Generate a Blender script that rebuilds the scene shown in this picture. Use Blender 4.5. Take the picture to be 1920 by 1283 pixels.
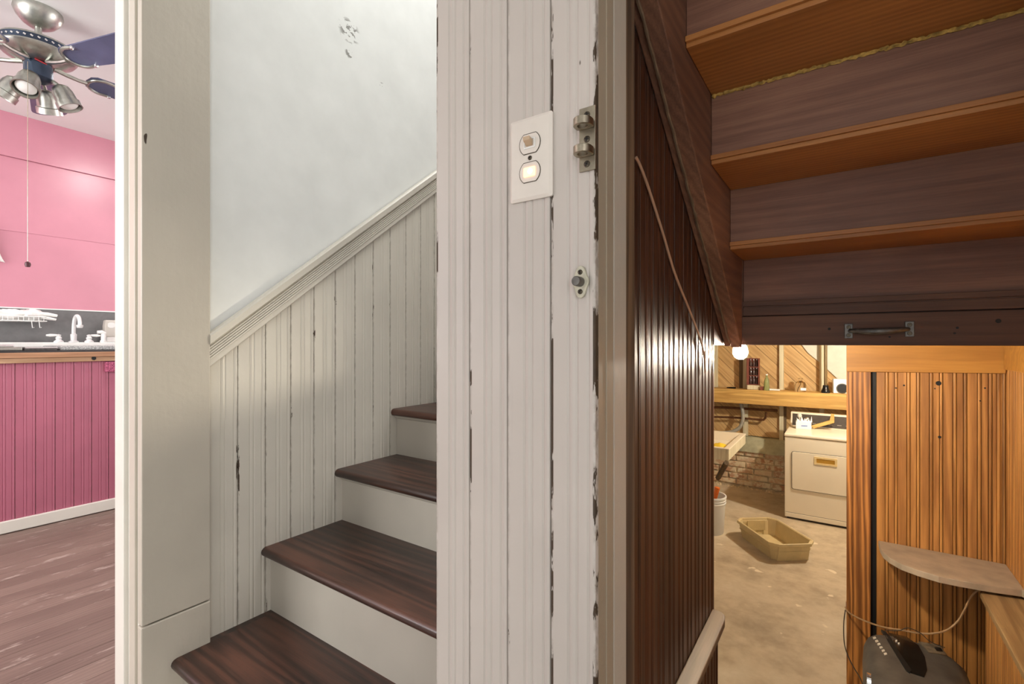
import bpy, math, random
from mathutils import Vector, Matrix, noise as mnoise
random.seed(7)
for o in list(bpy.data.objects): bpy.data.objects.remove(o)
S = bpy.context.scene
COL = S.collection
# ---------------------------------------------------------------- camera
F, CX, CY, CAMZ = 901.0, 960.0, 641.5, 1.0
TH = math.radians(34.7); SN, CS = math.sin(TH), math.cos(TH)
cam = bpy.data.objects.new('camera', bpy.data.cameras.new('camera'))
COL.objects.link(cam); S.camera = cam
cam.location = (0, 0, CAMZ); cam.rotation_euler = (math.pi/2, 0, TH)
cam.data.sensor_width = 36; cam.data.lens = F/1920*36; cam.data.clip_start = .02
# ---------------------------------------------------------------- view, world, large lights
vs = S.view_settings
vs.view_transform = 'Standard'; vs.look = 'None'; vs.exposure = 0.0; vs.gamma = 1; vs.use_curve_mapping = False
W = bpy.data.worlds.new('world'); S.world = W; W.use_nodes = True
W.node_tree.nodes['Background'].inputs[0].default_value = (.9, .95, 1, 1)
W.node_tree.nodes['Background'].inputs[1].default_value = .3
def area(name, loc, target, sx, sy, power, col):
    l = bpy.data.lights.new(name, 'AREA'); l.shape = 'RECTANGLE'; l.size = sx; l.size_y = sy
    l.energy = power; l.color = col
    o = bpy.data.objects.new(name, l); COL.objects.link(o); o.location = loc
    o.rotation_euler = (Vector(target)-Vector(loc)).to_track_quat('-Z', 'Y').to_euler()
    return o
area('hall_back_fill_light', (-.1, -2.3, 1.05), (-.3, 1, 1.05), 1.3, 1.9, 16, (1, 1, 1))  # added fill behind the camera, reaching low to light the tread undersides
area('hall_side_fill_light', (1.24, -.7, 1.25), (-1.4, .7, 1.1), 1.1, 1.4, 18, (1, 1, 1))  # added fill from the right that brightens jamb and casing; no window built
area('stairwell_skylight', (-.75, 2.0, 3.75), (-.95, 1.3, 1), .9, 1.2, 38, (1, 1, .99))
area('kitchen_window_light', (-2.6, -2.2, 1.4), (-3.0, 1, 1.75), 1.9, 1.4, 90, (1, 1, 1))
area('kitchen_side_light', (-1.75, 2.4, 1.6), (-3.6, .6, 1.4), 1.0, 1.2, 24, (1, 1, 1))

# ---------------------------------------------------------------- pixel helpers (1920x1283)
def ray(px, py):
    t = (px-CX)/F
    return Vector((-SN+CS*t, CS+SN*t, (CY-py)/F))
def onX(px, py, X): r = ray(px, py); return r*(X/r.x)+Vector((0, 0, CAMZ))
def onY(px, py, Y): r = ray(px, py); return r*(Y/r.y)+Vector((0, 0, CAMZ))
def onZ(px, py, Z): r = ray(px, py); return r*((Z-CAMZ)/r.z)+Vector((0, 0, CAMZ))

# ---------------------------------------------------------------- materials
def lin(c):
    return tuple((x/255/12.92 if x/255 <= .04045 else ((x/255+.055)/1.055)**2.4) for x in c)+(1,)
class NT:
    def __init__(s, name):
        s.m = bpy.data.materials.new(name); s.m.use_nodes = True; s.t = s.m.node_tree
        s.b = s.t.nodes['Principled BSDF']
    def n(s, kind, **kw):
        nd = s.t.nodes.new(kind)
        for k, v in kw.items():
            if k in nd.inputs and not hasattr(type(nd), k): nd.inputs[k].default_value = v
            else:
                try: setattr(nd, k, v)
                except Exception: nd.inputs[k].default_value = v
        return nd
    def link(s, a, b): s.t.links.new(a, b)
    def math(s, op, a, b=None, c=None):
        nd = s.t.nodes.new('ShaderNodeMath'); nd.operation = op
        for i, v in enumerate((a, b, c)):
            if v is None: continue
            if isinstance(v, (int, float)): nd.inputs[i].default_value = v
            else: s.link(v, nd.inputs[i])
        return nd.outputs[0]
    def ramp(s, fac, stops):
        nd = s.t.nodes.new('ShaderNodeValToRGB'); e = nd.color_ramp.elements
        while len(e) < len(stops): e.new(.5)
        for q, (p, c) in zip(e, stops): q.position = p; q.color = c
        s.link(fac, nd.inputs[0]); return nd.outputs[0]
    def step(s, v, a, b):
        nd = s.t.nodes.new('ShaderNodeMapRange'); nd.interpolation_type = 'SMOOTHSTEP'
        s.link(v, nd.inputs[0]); nd.inputs[1].default_value = a; nd.inputs[2].default_value = b
        return nd.outputs[0]
    def mix(s, fac, a, b, mode='MIX'):
        nd = s.t.nodes.new('ShaderNodeMix'); nd.data_type = 'RGBA'; nd.blend_type = mode
        for v, i in ((fac, 0), (a, 6), (b, 7)):
            if isinstance(v, (int, float)): nd.inputs[i].default_value = v
            elif isinstance(v, tuple): nd.inputs[i].default_value = v
            else: s.link(v, nd.inputs[i])
        return nd.outputs[2]
    def noise(s, vec, scale, detail=3, rough=.55):
        nd = s.t.nodes.new('ShaderNodeTexNoise'); nd.inputs['Scale'].default_value = scale
        nd.inputs['Detail'].default_value = detail; nd.inputs['Roughness'].default_value = rough
        s.link(vec, nd.inputs['Vector']); return nd.outputs['Fac']
    def vmul(s, v, sc):
        nd = s.t.nodes.new('ShaderNodeVectorMath'); nd.operation = 'MULTIPLY'
        s.link(v, nd.inputs[0]); nd.inputs[1].default_value = sc; return nd.outputs[0]
    def pos(s): return s.t.nodes.new('ShaderNodeNewGeometry').outputs['Position']
    def obj(s, rnd=True):
        tc = s.t.nodes.new('ShaderNodeTexCoord').outputs['Object']
        if not rnd: return tc
        oi = s.t.nodes.new('ShaderNodeObjectInfo').outputs['Random']
        nd = s.t.nodes.new('ShaderNodeVectorMath'); nd.operation = 'MULTIPLY_ADD'
        cmb = s.t.nodes.new('ShaderNodeCombineXYZ')
        for i in range(3): s.link(oi, cmb.inputs[i])
        s.link(cmb.outputs[0], nd.inputs[0]); nd.inputs[1].default_value = (7.3, 11.1, 5.7)
        s.link(tc, nd.inputs[2]); return nd.outputs[0]
    def bump(s, h, strength, dist=.002):
        nd = s.t.nodes.new('ShaderNodeBump'); nd.inputs['Strength'].default_value = strength
        nd.inputs['Distance'].default_value = dist; s.link(h, nd.inputs['Height'])
        s.link(nd.outputs[0], s.b.inputs['Normal'])
    def out(s, col, rough=.5, metal=0, spec=None, coat=None):
        if isinstance(col, tuple): s.b.inputs['Base Color'].default_value = col
        else: s.link(col, s.b.inputs['Base Color'])
        if isinstance(rough, (int, float)): s.b.inputs['Roughness'].default_value = rough
        else: s.link(rough, s.b.inputs['Roughness'])
        s.b.inputs['Metallic'].default_value = metal
        if spec is not None: s.b.inputs['Specular IOR Level'].default_value = spec
        if coat: s.b.inputs['Coat Weight'].default_value = coat; s.b.inputs['Coat Roughness'].default_value = .15
        return s.m

def plain(name, c, rough=.5, metal=0, var=.06, scale=30, spec=None, coat=None):
    m = NT(name); p = m.obj(); n = m.noise(p, scale, 4)
    c0 = lin(c); lo = tuple(x*(1-var*2) for x in c0[:3])+(1,); hi = tuple(min(1, x*(1+var)) for x in c0[:3])+(1,)
    m.bump(n, .08, .001)
    return m.out(m.ramp(n, [(.3, lo), (.7, hi)]), rough, metal, spec, coat)

def paint(name, c, chip=(74, 58, 42), edge=1.0, amount=.0, w=.0785, rough=.42, relief=.35, dirt=.3):
    """old oil paint: brushed relief, chips where boards meet, dirt in patches"""
    m = NT(name); p = m.pos(); o = m.obj(False)
    sx = m.t.nodes.new('ShaderNodeSeparateXYZ'); m.link(o, sx.inputs[0])
    x = sx.outputs[0]
    d = m.math('MINIMUM', m.math('ABSOLUTE', x), m.math('ABSOLUTE', m.math('SUBTRACT', x, w)))
    em = m.math('SUBTRACT', 1.0, m.step(d, .0005, .006))
    n1 = m.noise(m.vmul(p, (1, 1, .22)), 38, 5, .65)
    n2 = m.noise(m.vmul(p, (1, 1, .5)), 90, 4, .6)
    n3 = m.noise(p, 3.2, 3)
    base = lin(c)
    col = m.ramp(n3, [(.3, tuple(v*.90 for v in base[:3])+(1,)), (.7, tuple(min(1, v*1.04) for v in base[:3])+(1,))])
    streak = m.noise(m.vmul(p, (1, 1, .05)), 120, 3)
    col = m.mix(m.math('MULTIPLY', m.step(streak, .6, .85), dirt*.3), col, tuple(v*.62 for v in base[:3])+(1,))
    grime = m.math('MULTIPLY', em, m.step(n2, .38, .62))
    col = m.mix(m.math('MULTIPLY', grime, dirt*edge), col, lin((112, 98, 82)))
    k = m.math('MULTIPLY', m.step(n1, .645-amount, .665-amount), m.step(em, .05, .3))
    if edge <= 0: k = m.math('MULTIPLY', k, 0.0)
    spots = m.step(m.noise(m.vmul(p, (1, 1, .4)), 26, 2), .80-amount*.3, .81-amount*.3)
    k = m.math('MAXIMUM', k, spots)
    col = m.mix(k, col, m.ramp(n2, [(.3, tuple(v*.6 for v in lin(chip)[:3])+(1,)), (.7, lin(chip))]))
    h = m.math('ADD', m.math('MULTIPLY', m.noise(m.vmul(p, (1, 1, .12)), 60, 4), .3), m.math('MULTIPLY', m.noise(p, 45, 4), .6))
    h = m.math('SUBTRACT', h, m.math('MULTIPLY', k, .9))
    m.bump(h, relief, .0022)
    return m.out(col, m.math('MULTIPLY_ADD', k, .3, rough))

def wood(name, dark, light, axis=2, freq=55, rough=.45, coat=0, wear=None, worn=0.0, knots=False, spec=None, contrast=1.0, groove=0, wob=34):
    """sawn timber with growth rings stretched along one axis"""
    m = NT(name); o = m.obj()
    sc = [1, 1, 1]; sc[axis] = .07
    st = m.vmul(o, tuple(sc))
    big = m.noise(st, 9, 3, .5)
    sx = m.t.nodes.new('ShaderNodeSeparateXYZ'); m.link(o, sx.inputs[0])
    ax = [i for i in range(3) if i != axis]
    u = m.math('ADD', sx.outputs[ax[0]], m.math('MULTIPLY', sx.outputs[ax[1]], .6))
    ph = m.math('ADD', m.math('MULTIPLY', u, freq*6.28), m.math('MULTIPLY', big, wob))
    ring = m.math('MULTIPLY_ADD', m.math('SINE', ph), .5, .5)
    sc2 = [1, 1, 1]; sc2[axis] = .03
    fine = m.noise(m.vmul(o, tuple(sc2)), 260, 4, .7)
    blot = m.noise(m.vmul(o, tuple(1 if i != axis else .35 for i in range(3))), 5, 3)
    v = m.math('MULTIPLY_ADD', m.math('SUBTRACT', ring, .5), .24*contrast, .5)
    v = m.math('ADD', v, m.math('MULTIPLY', m.math('SUBTRACT', fine, .5), .5))
    v = m.math('ADD', v, m.math('MULTIPLY', m.math('SUBTRACT', blot, .5), .8))
    col = m.ramp(v, [(.22, lin(dark)), (.5, lin(tuple((a+b)/2 for a, b in zip(dark, light)))), (.78, lin(light))])
    if wear:
        wn = m.noise(m.vmul(o, tuple(1 if i != axis else .25 for i in range(3))), 22, 5, .7)
        col = m.mix(m.step(wn, .62-worn, .72-worn), col, lin(wear))
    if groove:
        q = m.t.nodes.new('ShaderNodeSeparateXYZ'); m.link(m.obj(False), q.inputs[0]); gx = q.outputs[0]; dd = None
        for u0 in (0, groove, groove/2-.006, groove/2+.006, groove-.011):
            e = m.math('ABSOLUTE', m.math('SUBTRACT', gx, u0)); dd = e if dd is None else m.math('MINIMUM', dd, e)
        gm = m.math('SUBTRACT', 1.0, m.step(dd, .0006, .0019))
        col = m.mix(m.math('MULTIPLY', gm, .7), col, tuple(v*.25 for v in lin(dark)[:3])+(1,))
    m.bump(m.math('ADD', fine, m.math('MULTIPLY', ring, .3)), .22, .0015)
    return m.out(col, m.math('MULTIPLY_ADD', fine, .25, rough-.1), 0, spec, coat)

M = {}
M['paint'] = paint('greige_paint', (198, 190, 182), edge=1, amount=.035, dirt=.45)
M['paint_heavy'] = paint('greige_paint_chipped', (198, 190, 182), edge=1, amount=.13, w=.067, dirt=.6)
M['paint_stair'] = paint('greige_stair_paint', (214, 208, 196), edge=1, amount=.0, dirt=.35)
M['paint_flat'] = paint('greige_casing_paint', (196, 188, 174), edge=0, relief=.6, dirt=.25)
M['paint_riser'] = paint('greige_riser_paint', (182, 175, 163), edge=0, amount=.02, relief=.3, dirt=.2)
M['paint_jamb'] = paint('grubby_jamb_paint', (172, 160, 140), edge=0, amount=.06, relief=.6, dirt=.5)
M['white_trim'] = paint('white_trim_paint', (226, 222, 212), edge=0, relief=.3, dirt=.3)
def plaster():
    m = NT('white_plaster'); p = m.pos(); n = m.noise(p, 7, 4); f = m.noise(p, 60, 4)
    col = m.ramp(n, [(.3, lin((226, 227, 224))), (.7, lin((236, 237, 234)))])
    for (px, py, r) in ((655, 58, .05), (655, 100, .02), (716, 160, .012)):
        c = onX(px, py, -1.406)
        dn = m.t.nodes.new('ShaderNodeVectorMath'); dn.operation = 'DISTANCE'; m.link(p, dn.inputs[0]); dn.inputs[1].default_value = c
        k = m.math('SUBTRACT', 1, m.step(dn.outputs['Value'], r*.55, r))
        rn = m.noise(m.vmul(p, (1, 1, 1.6)), 42, 3)
        k = m.math('MULTIPLY', k, m.step(rn, .54, .57))
        col = m.mix(k, col, lin((140, 138, 132)))
    m.bump(m.math('ADD', n, m.math('MULTIPLY', f, .2)), .12, .004)
    return m.out(col, .6)
M['plaster'] = plaster()
M['ceiling'] = plain('white_ceiling_paint', (240, 240, 237), .7, var=.01, scale=4)
M['pink'] = plain('pink_semigloss_wall_paint', (200, 136, 152), .3, var=.03, scale=5)
M['pink_dark'] = paint('rose_beadboard_paint', (176, 102, 122), chip=(235, 160, 185), edge=1, amount=-.02, relief=.2, dirt=.25)
M['backsplash'] = plain('grey_slate_backsplash', (112, 112, 112), .45, var=.08, scale=25)
M['tread'] = wood('dark_stained_oak', (26, 14, 10), (94, 57, 43), axis=0, freq=26, rough=.36, coat=.25, wear=(118, 84, 58), worn=-.14)
M['floor'] = wood('worn_floorboard', (104, 84, 76), (148, 126, 115), axis=1, freq=60, rough=.5, wear=(172, 154, 144), worn=.04, contrast=.5, wob=20)
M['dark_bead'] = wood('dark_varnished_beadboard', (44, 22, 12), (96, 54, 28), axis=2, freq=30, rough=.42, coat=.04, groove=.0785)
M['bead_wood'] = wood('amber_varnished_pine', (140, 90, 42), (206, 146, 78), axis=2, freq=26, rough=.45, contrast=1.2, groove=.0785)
M['post_wood'] = wood('figured_amber_post', (120, 72, 30), (204, 138, 70), axis=2, freq=44, rough=.45, contrast=2.2)
M['amber'] = wood('amber_board', (158, 104, 38), (194, 136, 58), axis=0, freq=26, rough=.45)
M['stair_riser'] = wood('smoky_brown_board', (96, 62, 50), (156, 114, 91), axis=0, freq=46, rough=.55, wob=18, contrast=.45)
M['stair_tread_under'] = wood('orange_brown_board', (144, 88, 40), (204, 140, 76), axis=0, freq=55, rough=.5, wob=14, contrast=.7)
M['header'] = wood('dark_brown_board', (72, 47, 37), (116, 82, 62), axis=0, freq=50, rough=.6, wob=20, contrast=.5)
M['stringer'] = wood('rough_stringer_wood', (86, 55, 41), (158, 114, 86), axis=1, freq=50, wob=20, contrast=.5, rough=.65)
M['bare'] = wood('bare_rough_edge', (56, 40, 28), (124, 98, 72), axis=2, freq=60, rough=.8)
M['cap'] = wood('worn_grey_rail', (96, 78, 60), (138, 118, 96), axis=1, freq=30, rough=.5, wear=(176, 134, 78), worn=-.03)
M['cap2'] = wood('worn_ledge_cap', (104, 76, 44), (172, 140, 96), axis=1, freq=24, rough=.5, wear=(206, 160, 84), worn=-.02)
M['shelf_grey'] = plain('grey_brown_shelf_paint', (176, 157, 134), .55, var=.1, scale=14)
M['plank'] = wood('pine_sheathing', (166, 130, 82), (208, 172, 118), axis=0, freq=30, rough=.65)
M['beam'] = wood('yellow_pine_beam', (170, 130, 66), (212, 172, 100), axis=0, freq=20, rough=.6, contrast=1.6)
M['stud'] = wood('pale_stud', (186, 174, 142), (216, 206, 176), axis=2, freq=30, rough=.75)
M['oldstud'] = wood('dark_old_post', (76, 58, 42), (120, 98, 70), axis=2, freq=30, rough=.8)
M['pale_floor'] = plain('pale_bounce_floor', (204, 201, 196), .5, var=.05, scale=8)  # unseen hall floor, pale so that it bounces light up under the treads
M['white_sheet'] = plain('white_sheet', (198, 194, 178), .7, var=.04, scale=10)
M['brushed'] = plain('brushed_nickel', (186, 188, 180), .36, 1, var=.08, scale=60)
M['chrome'] = plain('bright_chrome', (236, 238, 238), .18, 1, var=.02)
M['satin'] = plain('satin_white_metal', (232, 233, 232), .22, .15, var=.02)
M['brass'] = plain('aged_nickel', (172, 162, 144), .36, 1, var=.1, scale=80)
M['screw'] = plain('dark_screw', (92, 84, 72), .45, .9, var=.2, scale=200)
M['galv'] = plain('weathered_grey_steel', (120, 118, 114), .5, .8, var=.18, scale=70)
M['ivory'] = plain('ivory_plastic', (226, 218, 208), .3, var=.02)
M['black'] = plain('black_void', (12, 11, 10), .6, var=.2)
M['white'] = plain('white_plastic', (236, 236, 232), .35, var=.02)
M['blade'] = plain('slate_blue_fan_blade', (92, 96, 128), .35, var=.12, scale=9)
M['motor'] = plain('dark_blue_grey_metal', (62, 74, 92), .4, .6, var=.1)
M['enamel'] = plain('almond_enamel', (226, 214, 190), .3, var=.02, scale=4)
M['gold'] = plain('gold_plastic', (196, 150, 60), .35, .5)
M['console'] = plain('brown_black_console', (58, 48, 38), .35, var=.15)
M['tan'] = plain('khaki_plastic', (198, 178, 132), .45, var=.05, scale=12)
M['copper'] = plain('aged_copper', (110, 72, 48), .5, .7, var=.2)
M['conduit'] = plain('grey_conduit', (150, 148, 138), .45, .3)
M['yellow'] = plain('yellow_cloth', (228, 190, 40), .8)
M['orange'] = plain('orange_plastic', (222, 110, 34), .5)
M['towel'] = plain('white_cloth', (240, 238, 234), .9, var=.03)
M['foam'] = plain('yellow_foam', (196, 160, 84), .85, var=.3, scale=90)
M['charcoal'] = plain('dusty_charcoal_plastic', (82, 77, 70), .5, var=.2, scale=14)
M['gloss_black'] = plain('glossy_black_plastic', (26, 24, 22), .2, var=.25, scale=18)
M['print'] = plain('pale_print', (206, 200, 186), .6)
M['cord'] = plain('tan_cord', (166, 132, 92), .6)
M['wirepink'] = plain('beige_cable', (188, 152, 126), .5)
M['dark_cord'] = plain('dark_cord', (58, 48, 38), .6)
M['mint'] = plain('pale_mint_concrete', (176, 172, 142), .85, var=.14, scale=9)
M['mortar'] = plain('rough_mortar', (206, 186, 152), .95, var=.2, scale=14)
M['redbox'] = plain('red_brown_card', (120, 62, 48), .7)
M['counter_wood'] = wood('counter_edge_wood', (160, 124, 92), (206, 172, 140), axis=1, freq=20, rough=.5)
def brickmat():
    m = NT('old_brick'); o = m.obj(); n = m.noise(o, 16, 5, .65)
    oi = m.t.nodes.new('ShaderNodeObjectInfo').outputs['Random']
    a = m.ramp(oi, [(0, lin((172, 124, 94))), (.35, lin((200, 164, 130))), (.65, lin((160, 112, 86))), (1, lin((212, 186, 154)))])
    col = m.mix(m.step(n, .40, .58), a, lin((212, 196, 164)))
    m.bump(n, .7, .01); return m.out(col, .9)
M['brick'] = brickmat()
def concrete():
    m = NT('stained_concrete'); p = m.pos(); a = m.noise(p, 1.3, 5, .6); b = m.noise(p, 7, 5, .65); c = m.noise(p, 5.5, 3, .5)
    col = m.ramp(m.math('ADD', m.math('MULTIPLY', a, .6), m.math('MULTIPLY', b, .4)), [(.32, lin((146, 130, 106))), (.5, lin((182, 165, 138))), (.68, lin((204, 190, 164)))])
    col = m.mix(m.step(c, .67, .70), col, lin((214, 200, 172)))
    m.bump(b, .25, .006); return m.out(col, .75)
M['concrete'] = concrete()
def speckle():
    m = NT('speckled_grey_sink'); p = m.pos(); n = m.noise(p, 260, 2)
    return m.out(m.ramp(n, [(.4, lin((120, 120, 118))), (.6, lin((206, 206, 204)))]), .4)
M['speckle'] = speckle()
def rosepocket():
    m = NT('speckled_rose_cloth'); p = m.pos(); n = m.noise(p, 150, 2)
    return m.out(m.ramp(n, [(.4, lin((128, 52, 80))), (.62, lin((196, 104, 134)))]), .8)
M['pocket'] = rosepocket()
def glass(name, c, rough=.03, tint=1.0):
    m = NT(name); m.b.inputs['Transmission Weight'].default_value = tint
    m.b.inputs['IOR'].default_value = 1.4
    return m.out(lin(c), rough)
M['green_glass'] = glass('green_bottle_glass', (190, 206, 150), .1, .75)
M['clear_glass'] = glass('clear_glass', (244, 240, 230))
M['dark_glass'] = glass('dark_bottle_glass', (90, 66, 60), .1, .4)
M['clear_plastic'] = glass('cloudy_plastic', (238, 234, 224), .35, .35)
def emit(name, c, strength):
    m = NT(name); m.b.inputs['Emission Color'].default_value = lin(c); m.b.inputs['Emission Strength'].default_value = strength
    return m.out(lin(c), .3)
M['bulb'] = emit('lit_bulb_glass', (255, 243, 220), 1750)
M['bulb2'] = emit('lit_basement_bulb_glass', (255, 247, 230), 3200)
M['pilot'] = emit('lit_pilot_lens', (255, 178, 120), 3.2)
M['pilot_core'] = emit('lit_pilot_core', (255, 240, 190), 14)
M['ceil_lens'] = emit('lit_ceiling_lens', (255, 250, 244), 120)

# ---------------------------------------------------------------- geometry helpers
class MB:
    def __init__(s): s.v = []; s.f = []; s.mtx = Matrix.Identity(4)
    def add(s, vs, fs):
        o = len(s.v); s.v += [s.mtx @ Vector(p) for p in vs]; s.f += [tuple(i+o for i in q) for q in fs]; return s
    def box(s, x0, x1, y0, y1, z0, z1):
        return s.add([(x, y, z) for z in (z0, z1) for y in (y0, y1) for x in (x0, x1)],
                     [(0, 2, 3, 1), (4, 5, 7, 6), (0, 1, 5, 4), (2, 6, 7, 3), (0, 4, 6, 2), (1, 3, 7, 5)])
    def prism(s, poly, axis, a, b):
        """poly in the two other axes (cyclic order), extruded from a to b"""
        def P(q, t):
            return {'X': (t, q[0], q[1]), 'Y': (q[0], t, q[1]), 'Z': (q[0], q[1], t)}[axis]
        n = len(poly)
        return s.add([P(q, a) for q in poly]+[P(q, b) for q in poly],
                     [tuple(range(n))[::-1], tuple(range(n, 2*n))]+[(i, (i+1) % n, n+(i+1) % n, n+i) for i in range(n)])
    def lathe(s, prof, seg=24, c=(0, 0, 0), caps=True):
        vs = []; fs = []; n = len(prof)
        for k in range(seg):
            a = 2*math.pi*k/seg
            vs += [(c[0]+r*math.cos(a), c[1]+r*math.sin(a), c[2]+z) for r, z in prof]
        for k in range(seg):
            k2 = (k+1) % seg
            fs += [(k*n+i, k2*n+i, k2*n+i+1, k*n+i+1) for i in range(n-1)]
        if caps:
            fs.append(tuple(k*n for k in range(seg))[::-1]); fs.append(tuple(k*n+n-1 for k in range(seg)))
        return s.add(vs, fs)
    def tube(s, pts, r, seg=8, closed=False):
        pts = [Vector(p) for p in pts]; n = len(pts); vs = []; fs = []; up = None
        for i, p in enumerate(pts):
            if closed: d = pts[(i+1) % n]-pts[i-1]
            else: d = pts[min(i+1, n-1)]-pts[max(i-1, 0)]
            d.normalize()
            if up is None: up = d.orthogonal().normalized()
            up = (up-d*up.dot(d)).normalized(); w = d.cross(up)
            rr = r[i] if isinstance(r, (list, tuple)) else r
            vs += [p+(up*math.cos(2*math.pi*k/seg)+w*math.sin(2*math.pi*k/seg))*rr for k in range(seg)]
        for i in range(n if closed else n-1):
            j = (i+1) % n
            fs += [(i*seg+k, i*seg+(k+1) % seg, j*seg+(k+1) % seg, j*seg+k) for k in range(seg)]
        if not closed: fs.append(tuple(range(seg))[::-1]); fs.append(tuple(range((n-1)*seg, n*seg)))
        return s.add(vs, fs)
    def ring(s, outer, inner, axis, a, b):
        """extruded ring between two loops of equal length"""
        n = len(outer)
        def P(q, t): return {'X': (t, q[0], q[1]), 'Y': (q[0], t, q[1]), 'Z': (q[0], q[1], t)}[axis]
        vs = [P(q, a) for q in outer]+[P(q, b) for q in outer]+[P(q, a) for q in inner]+[P(q, b) for q in inner]
        fs = []
        for i in range(n):
            j = (i+1) % n
            fs += [(i, j, n+j, n+i), (2*n+i, 3*n+i, 3*n+j, 2*n+j), (n+i, n+j, 3*n+j, 3*n+i), (i, 2*n+i, 2*n+j, j)]
        return s.add(vs, fs)
    def build(s, name, mat, parent=None, origin=None, smooth=False, bevel=0, bseg=2, angle=35):
        me = bpy.data.meshes.new(name)
        vs = s.v
        if origin is not None: o_ = Vector(origin); vs = [v-o_ for v in vs]
        me.from_pydata([tuple(v) for v in vs], [], s.f); me.update()
        import bmesh
        bm = bmesh.new(); bm.from_mesh(me); bmesh.ops.recalc_face_normals(bm, faces=bm.faces); bm.to_mesh(me); bm.free()
        if smooth:
            me.shade_smooth(); me.set_sharp_from_angle(angle=math.radians(angle))
        me.materials.append(mat)
        ob = bpy.data.objects.new(name, me); COL.objects.link(ob)
        if origin is not None: ob.location = origin
        if parent is not None: ob.parent = parent
        if parent is not None and parent.get('kind') == 'structure': ob.matrix_parent_inverse = Matrix.Translation(-Vector(parent.location))
        if bevel:
            b = ob.modifiers.new('bevel', 'BEVEL'); b.width = bevel; b.segments = bseg; b.limit_method = 'ANGLE'; b.angle_limit = math.radians(50)
        return ob
def tag(o, label, cat, group=None, kind=None):
    o['label'] = label; o['category'] = cat
    if group: o['group'] = group
    if kind: o['kind'] = kind
    return o
def thing(name, label, cat, loc=(0, 0, 0), rz=0, group=None, kind=None):
    o = bpy.data.objects.new(name, None); COL.objects.link(o); o.location = loc; o.rotation_euler = (0, 0, rz)
    o.empty_display_size = .05
    return tag(o, label, cat, group, kind)
def boxo(name, mat, parent, x0, x1, y0, y1, z0, z1, bevel=0):
    """box object whose origin is its low corner (world coords; parent at identity)"""
    return MB().box(x0, x1, y0, y1, z0, z1).build(name, mat, parent, origin=(x0, y0, z0), bevel=bevel)
def struct(name, mat, label, x0, x1, y0, y1, z0, z1, cat='wall'):
    return tag(boxo(name, mat, None, x0, x1, y0, y1, z0, z1), label, cat, kind='structure')
BW = .0785
def bead_mesh(w, z0, z1, z1b=None, t=.006, deep=1.0, seam=1.0):
    """one tongue and groove board, face towards local -Y, u along +X, bead in the middle and at the seam"""
    z1b = z1 if z1b is None else z1b
    g = .0022*deep; c = w/2
    pr = [(0, -.0045*seam), (.0015, 0), (c-.0085, 0), (c-.006, -g), (c-.004, -.0003), (c, .0006), (c+.004, -.0003), (c+.006, -g), (c+.0085, 0),
          (w-.0135, 0), (w-.011, -g), (w-.009, -.0003), (w-.005, .0006), (w-.0015, -.0003), (w, -.0045*seam)]
    n = len(pr); vs = []
    for u, d in pr:
        zt = z1+(z1b-z1)*u/w
        vs += [(u, -d, z0), (u, -d, zt)]
    k = len(vs)
    vs += [(0, t, z0), (0, t, z1), (w, t, z0), (w, t, z1b)]
    fs = [(2*i, 2*i+2, 2*i+3, 2*i+1) for i in range(n-1)]
    fs += [(0, 1, k+1, k), (2*n-2, k+2, k+3, 2*n-1), (k, k+1, k+3, k+2),
           tuple([2*i+1 for i in range(n)]+[k+3, k+1]), tuple([2*i for i in range(n)][::-1]+[k, k+2])]
    m = MB(); m.add(vs, fs); return m
def bead(mat, parent, x, y, rz, w, z0, z1, z1b=None, cache={}, deep=1.0):
    key = (mat.name, round(w, 4), round(z0, 3), round(z1, 3), None if z1b is None else round(z1b, 3), deep)
    if key in cache:
        o = cache[key].copy(); COL.objects.link(o)
    else:
        o = bead_mesh(w, z0, z1, z1b, deep=deep).build('board', mat, None, smooth=True, angle=20); cache[key] = o
    o.location = (x, y, 0); o.rotation_euler = (0, 0, rz); o.parent = parent
    if parent is not None: o.matrix_parent_inverse = Matrix.Translation(-Vector(parent.location))
    return o
H = math.pi/2

# ================================================================ STRUCTURE
# ---- hall
fl = struct('floor', M['pale_floor'], 'unseen hall floor in front of the stairs, made pale to bounce light', -1.38, 1.3, -2.4, .70, -.06, 0, 'floor')
struct('wall_back', M['plaster'], 'white plaster hall wall behind the viewer', -1.55, 1.3, -2.5, -2.4, 0, 2.4)
struct('wall_right', M['plaster'], 'white plaster hall wall on the right', 1.3, 1.4, -2.5, .66, 0, 2.4)
struct('ceiling', M['ceiling'], 'white painted hall ceiling', -1.55, 1.4, -2.5, .66, 2.4, 2.45, 'ceiling')
# ---- partition of painted beadboard (Y=.56)
pw = tag(MB().box(-.535, -.262, .566, .66, 0, 2.4).box(-.262, .62, .566, .66, 2.08, 2.4).box(.50, 1.3, .566, .66, 0, 2.4).build('wall_partition', M['paint_flat']),
         'off-white beadboard partition between the stairs and basement door', 'wall', kind='structure')
xs = [-.535, -.466, -.396, -.325, -.258]
for i in range(4):
    bead(M['paint_heavy'] if i == 3 else M['paint'], pw, xs[i], .56, 0, xs[i+1]-xs[i], 0.0, 2.4, deep=.75)
bead_w = .08
for i in range(9): bead(M['paint'], pw, .50+i*bead_w, .56, 0, bead_w, 0, 2.4)
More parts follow.
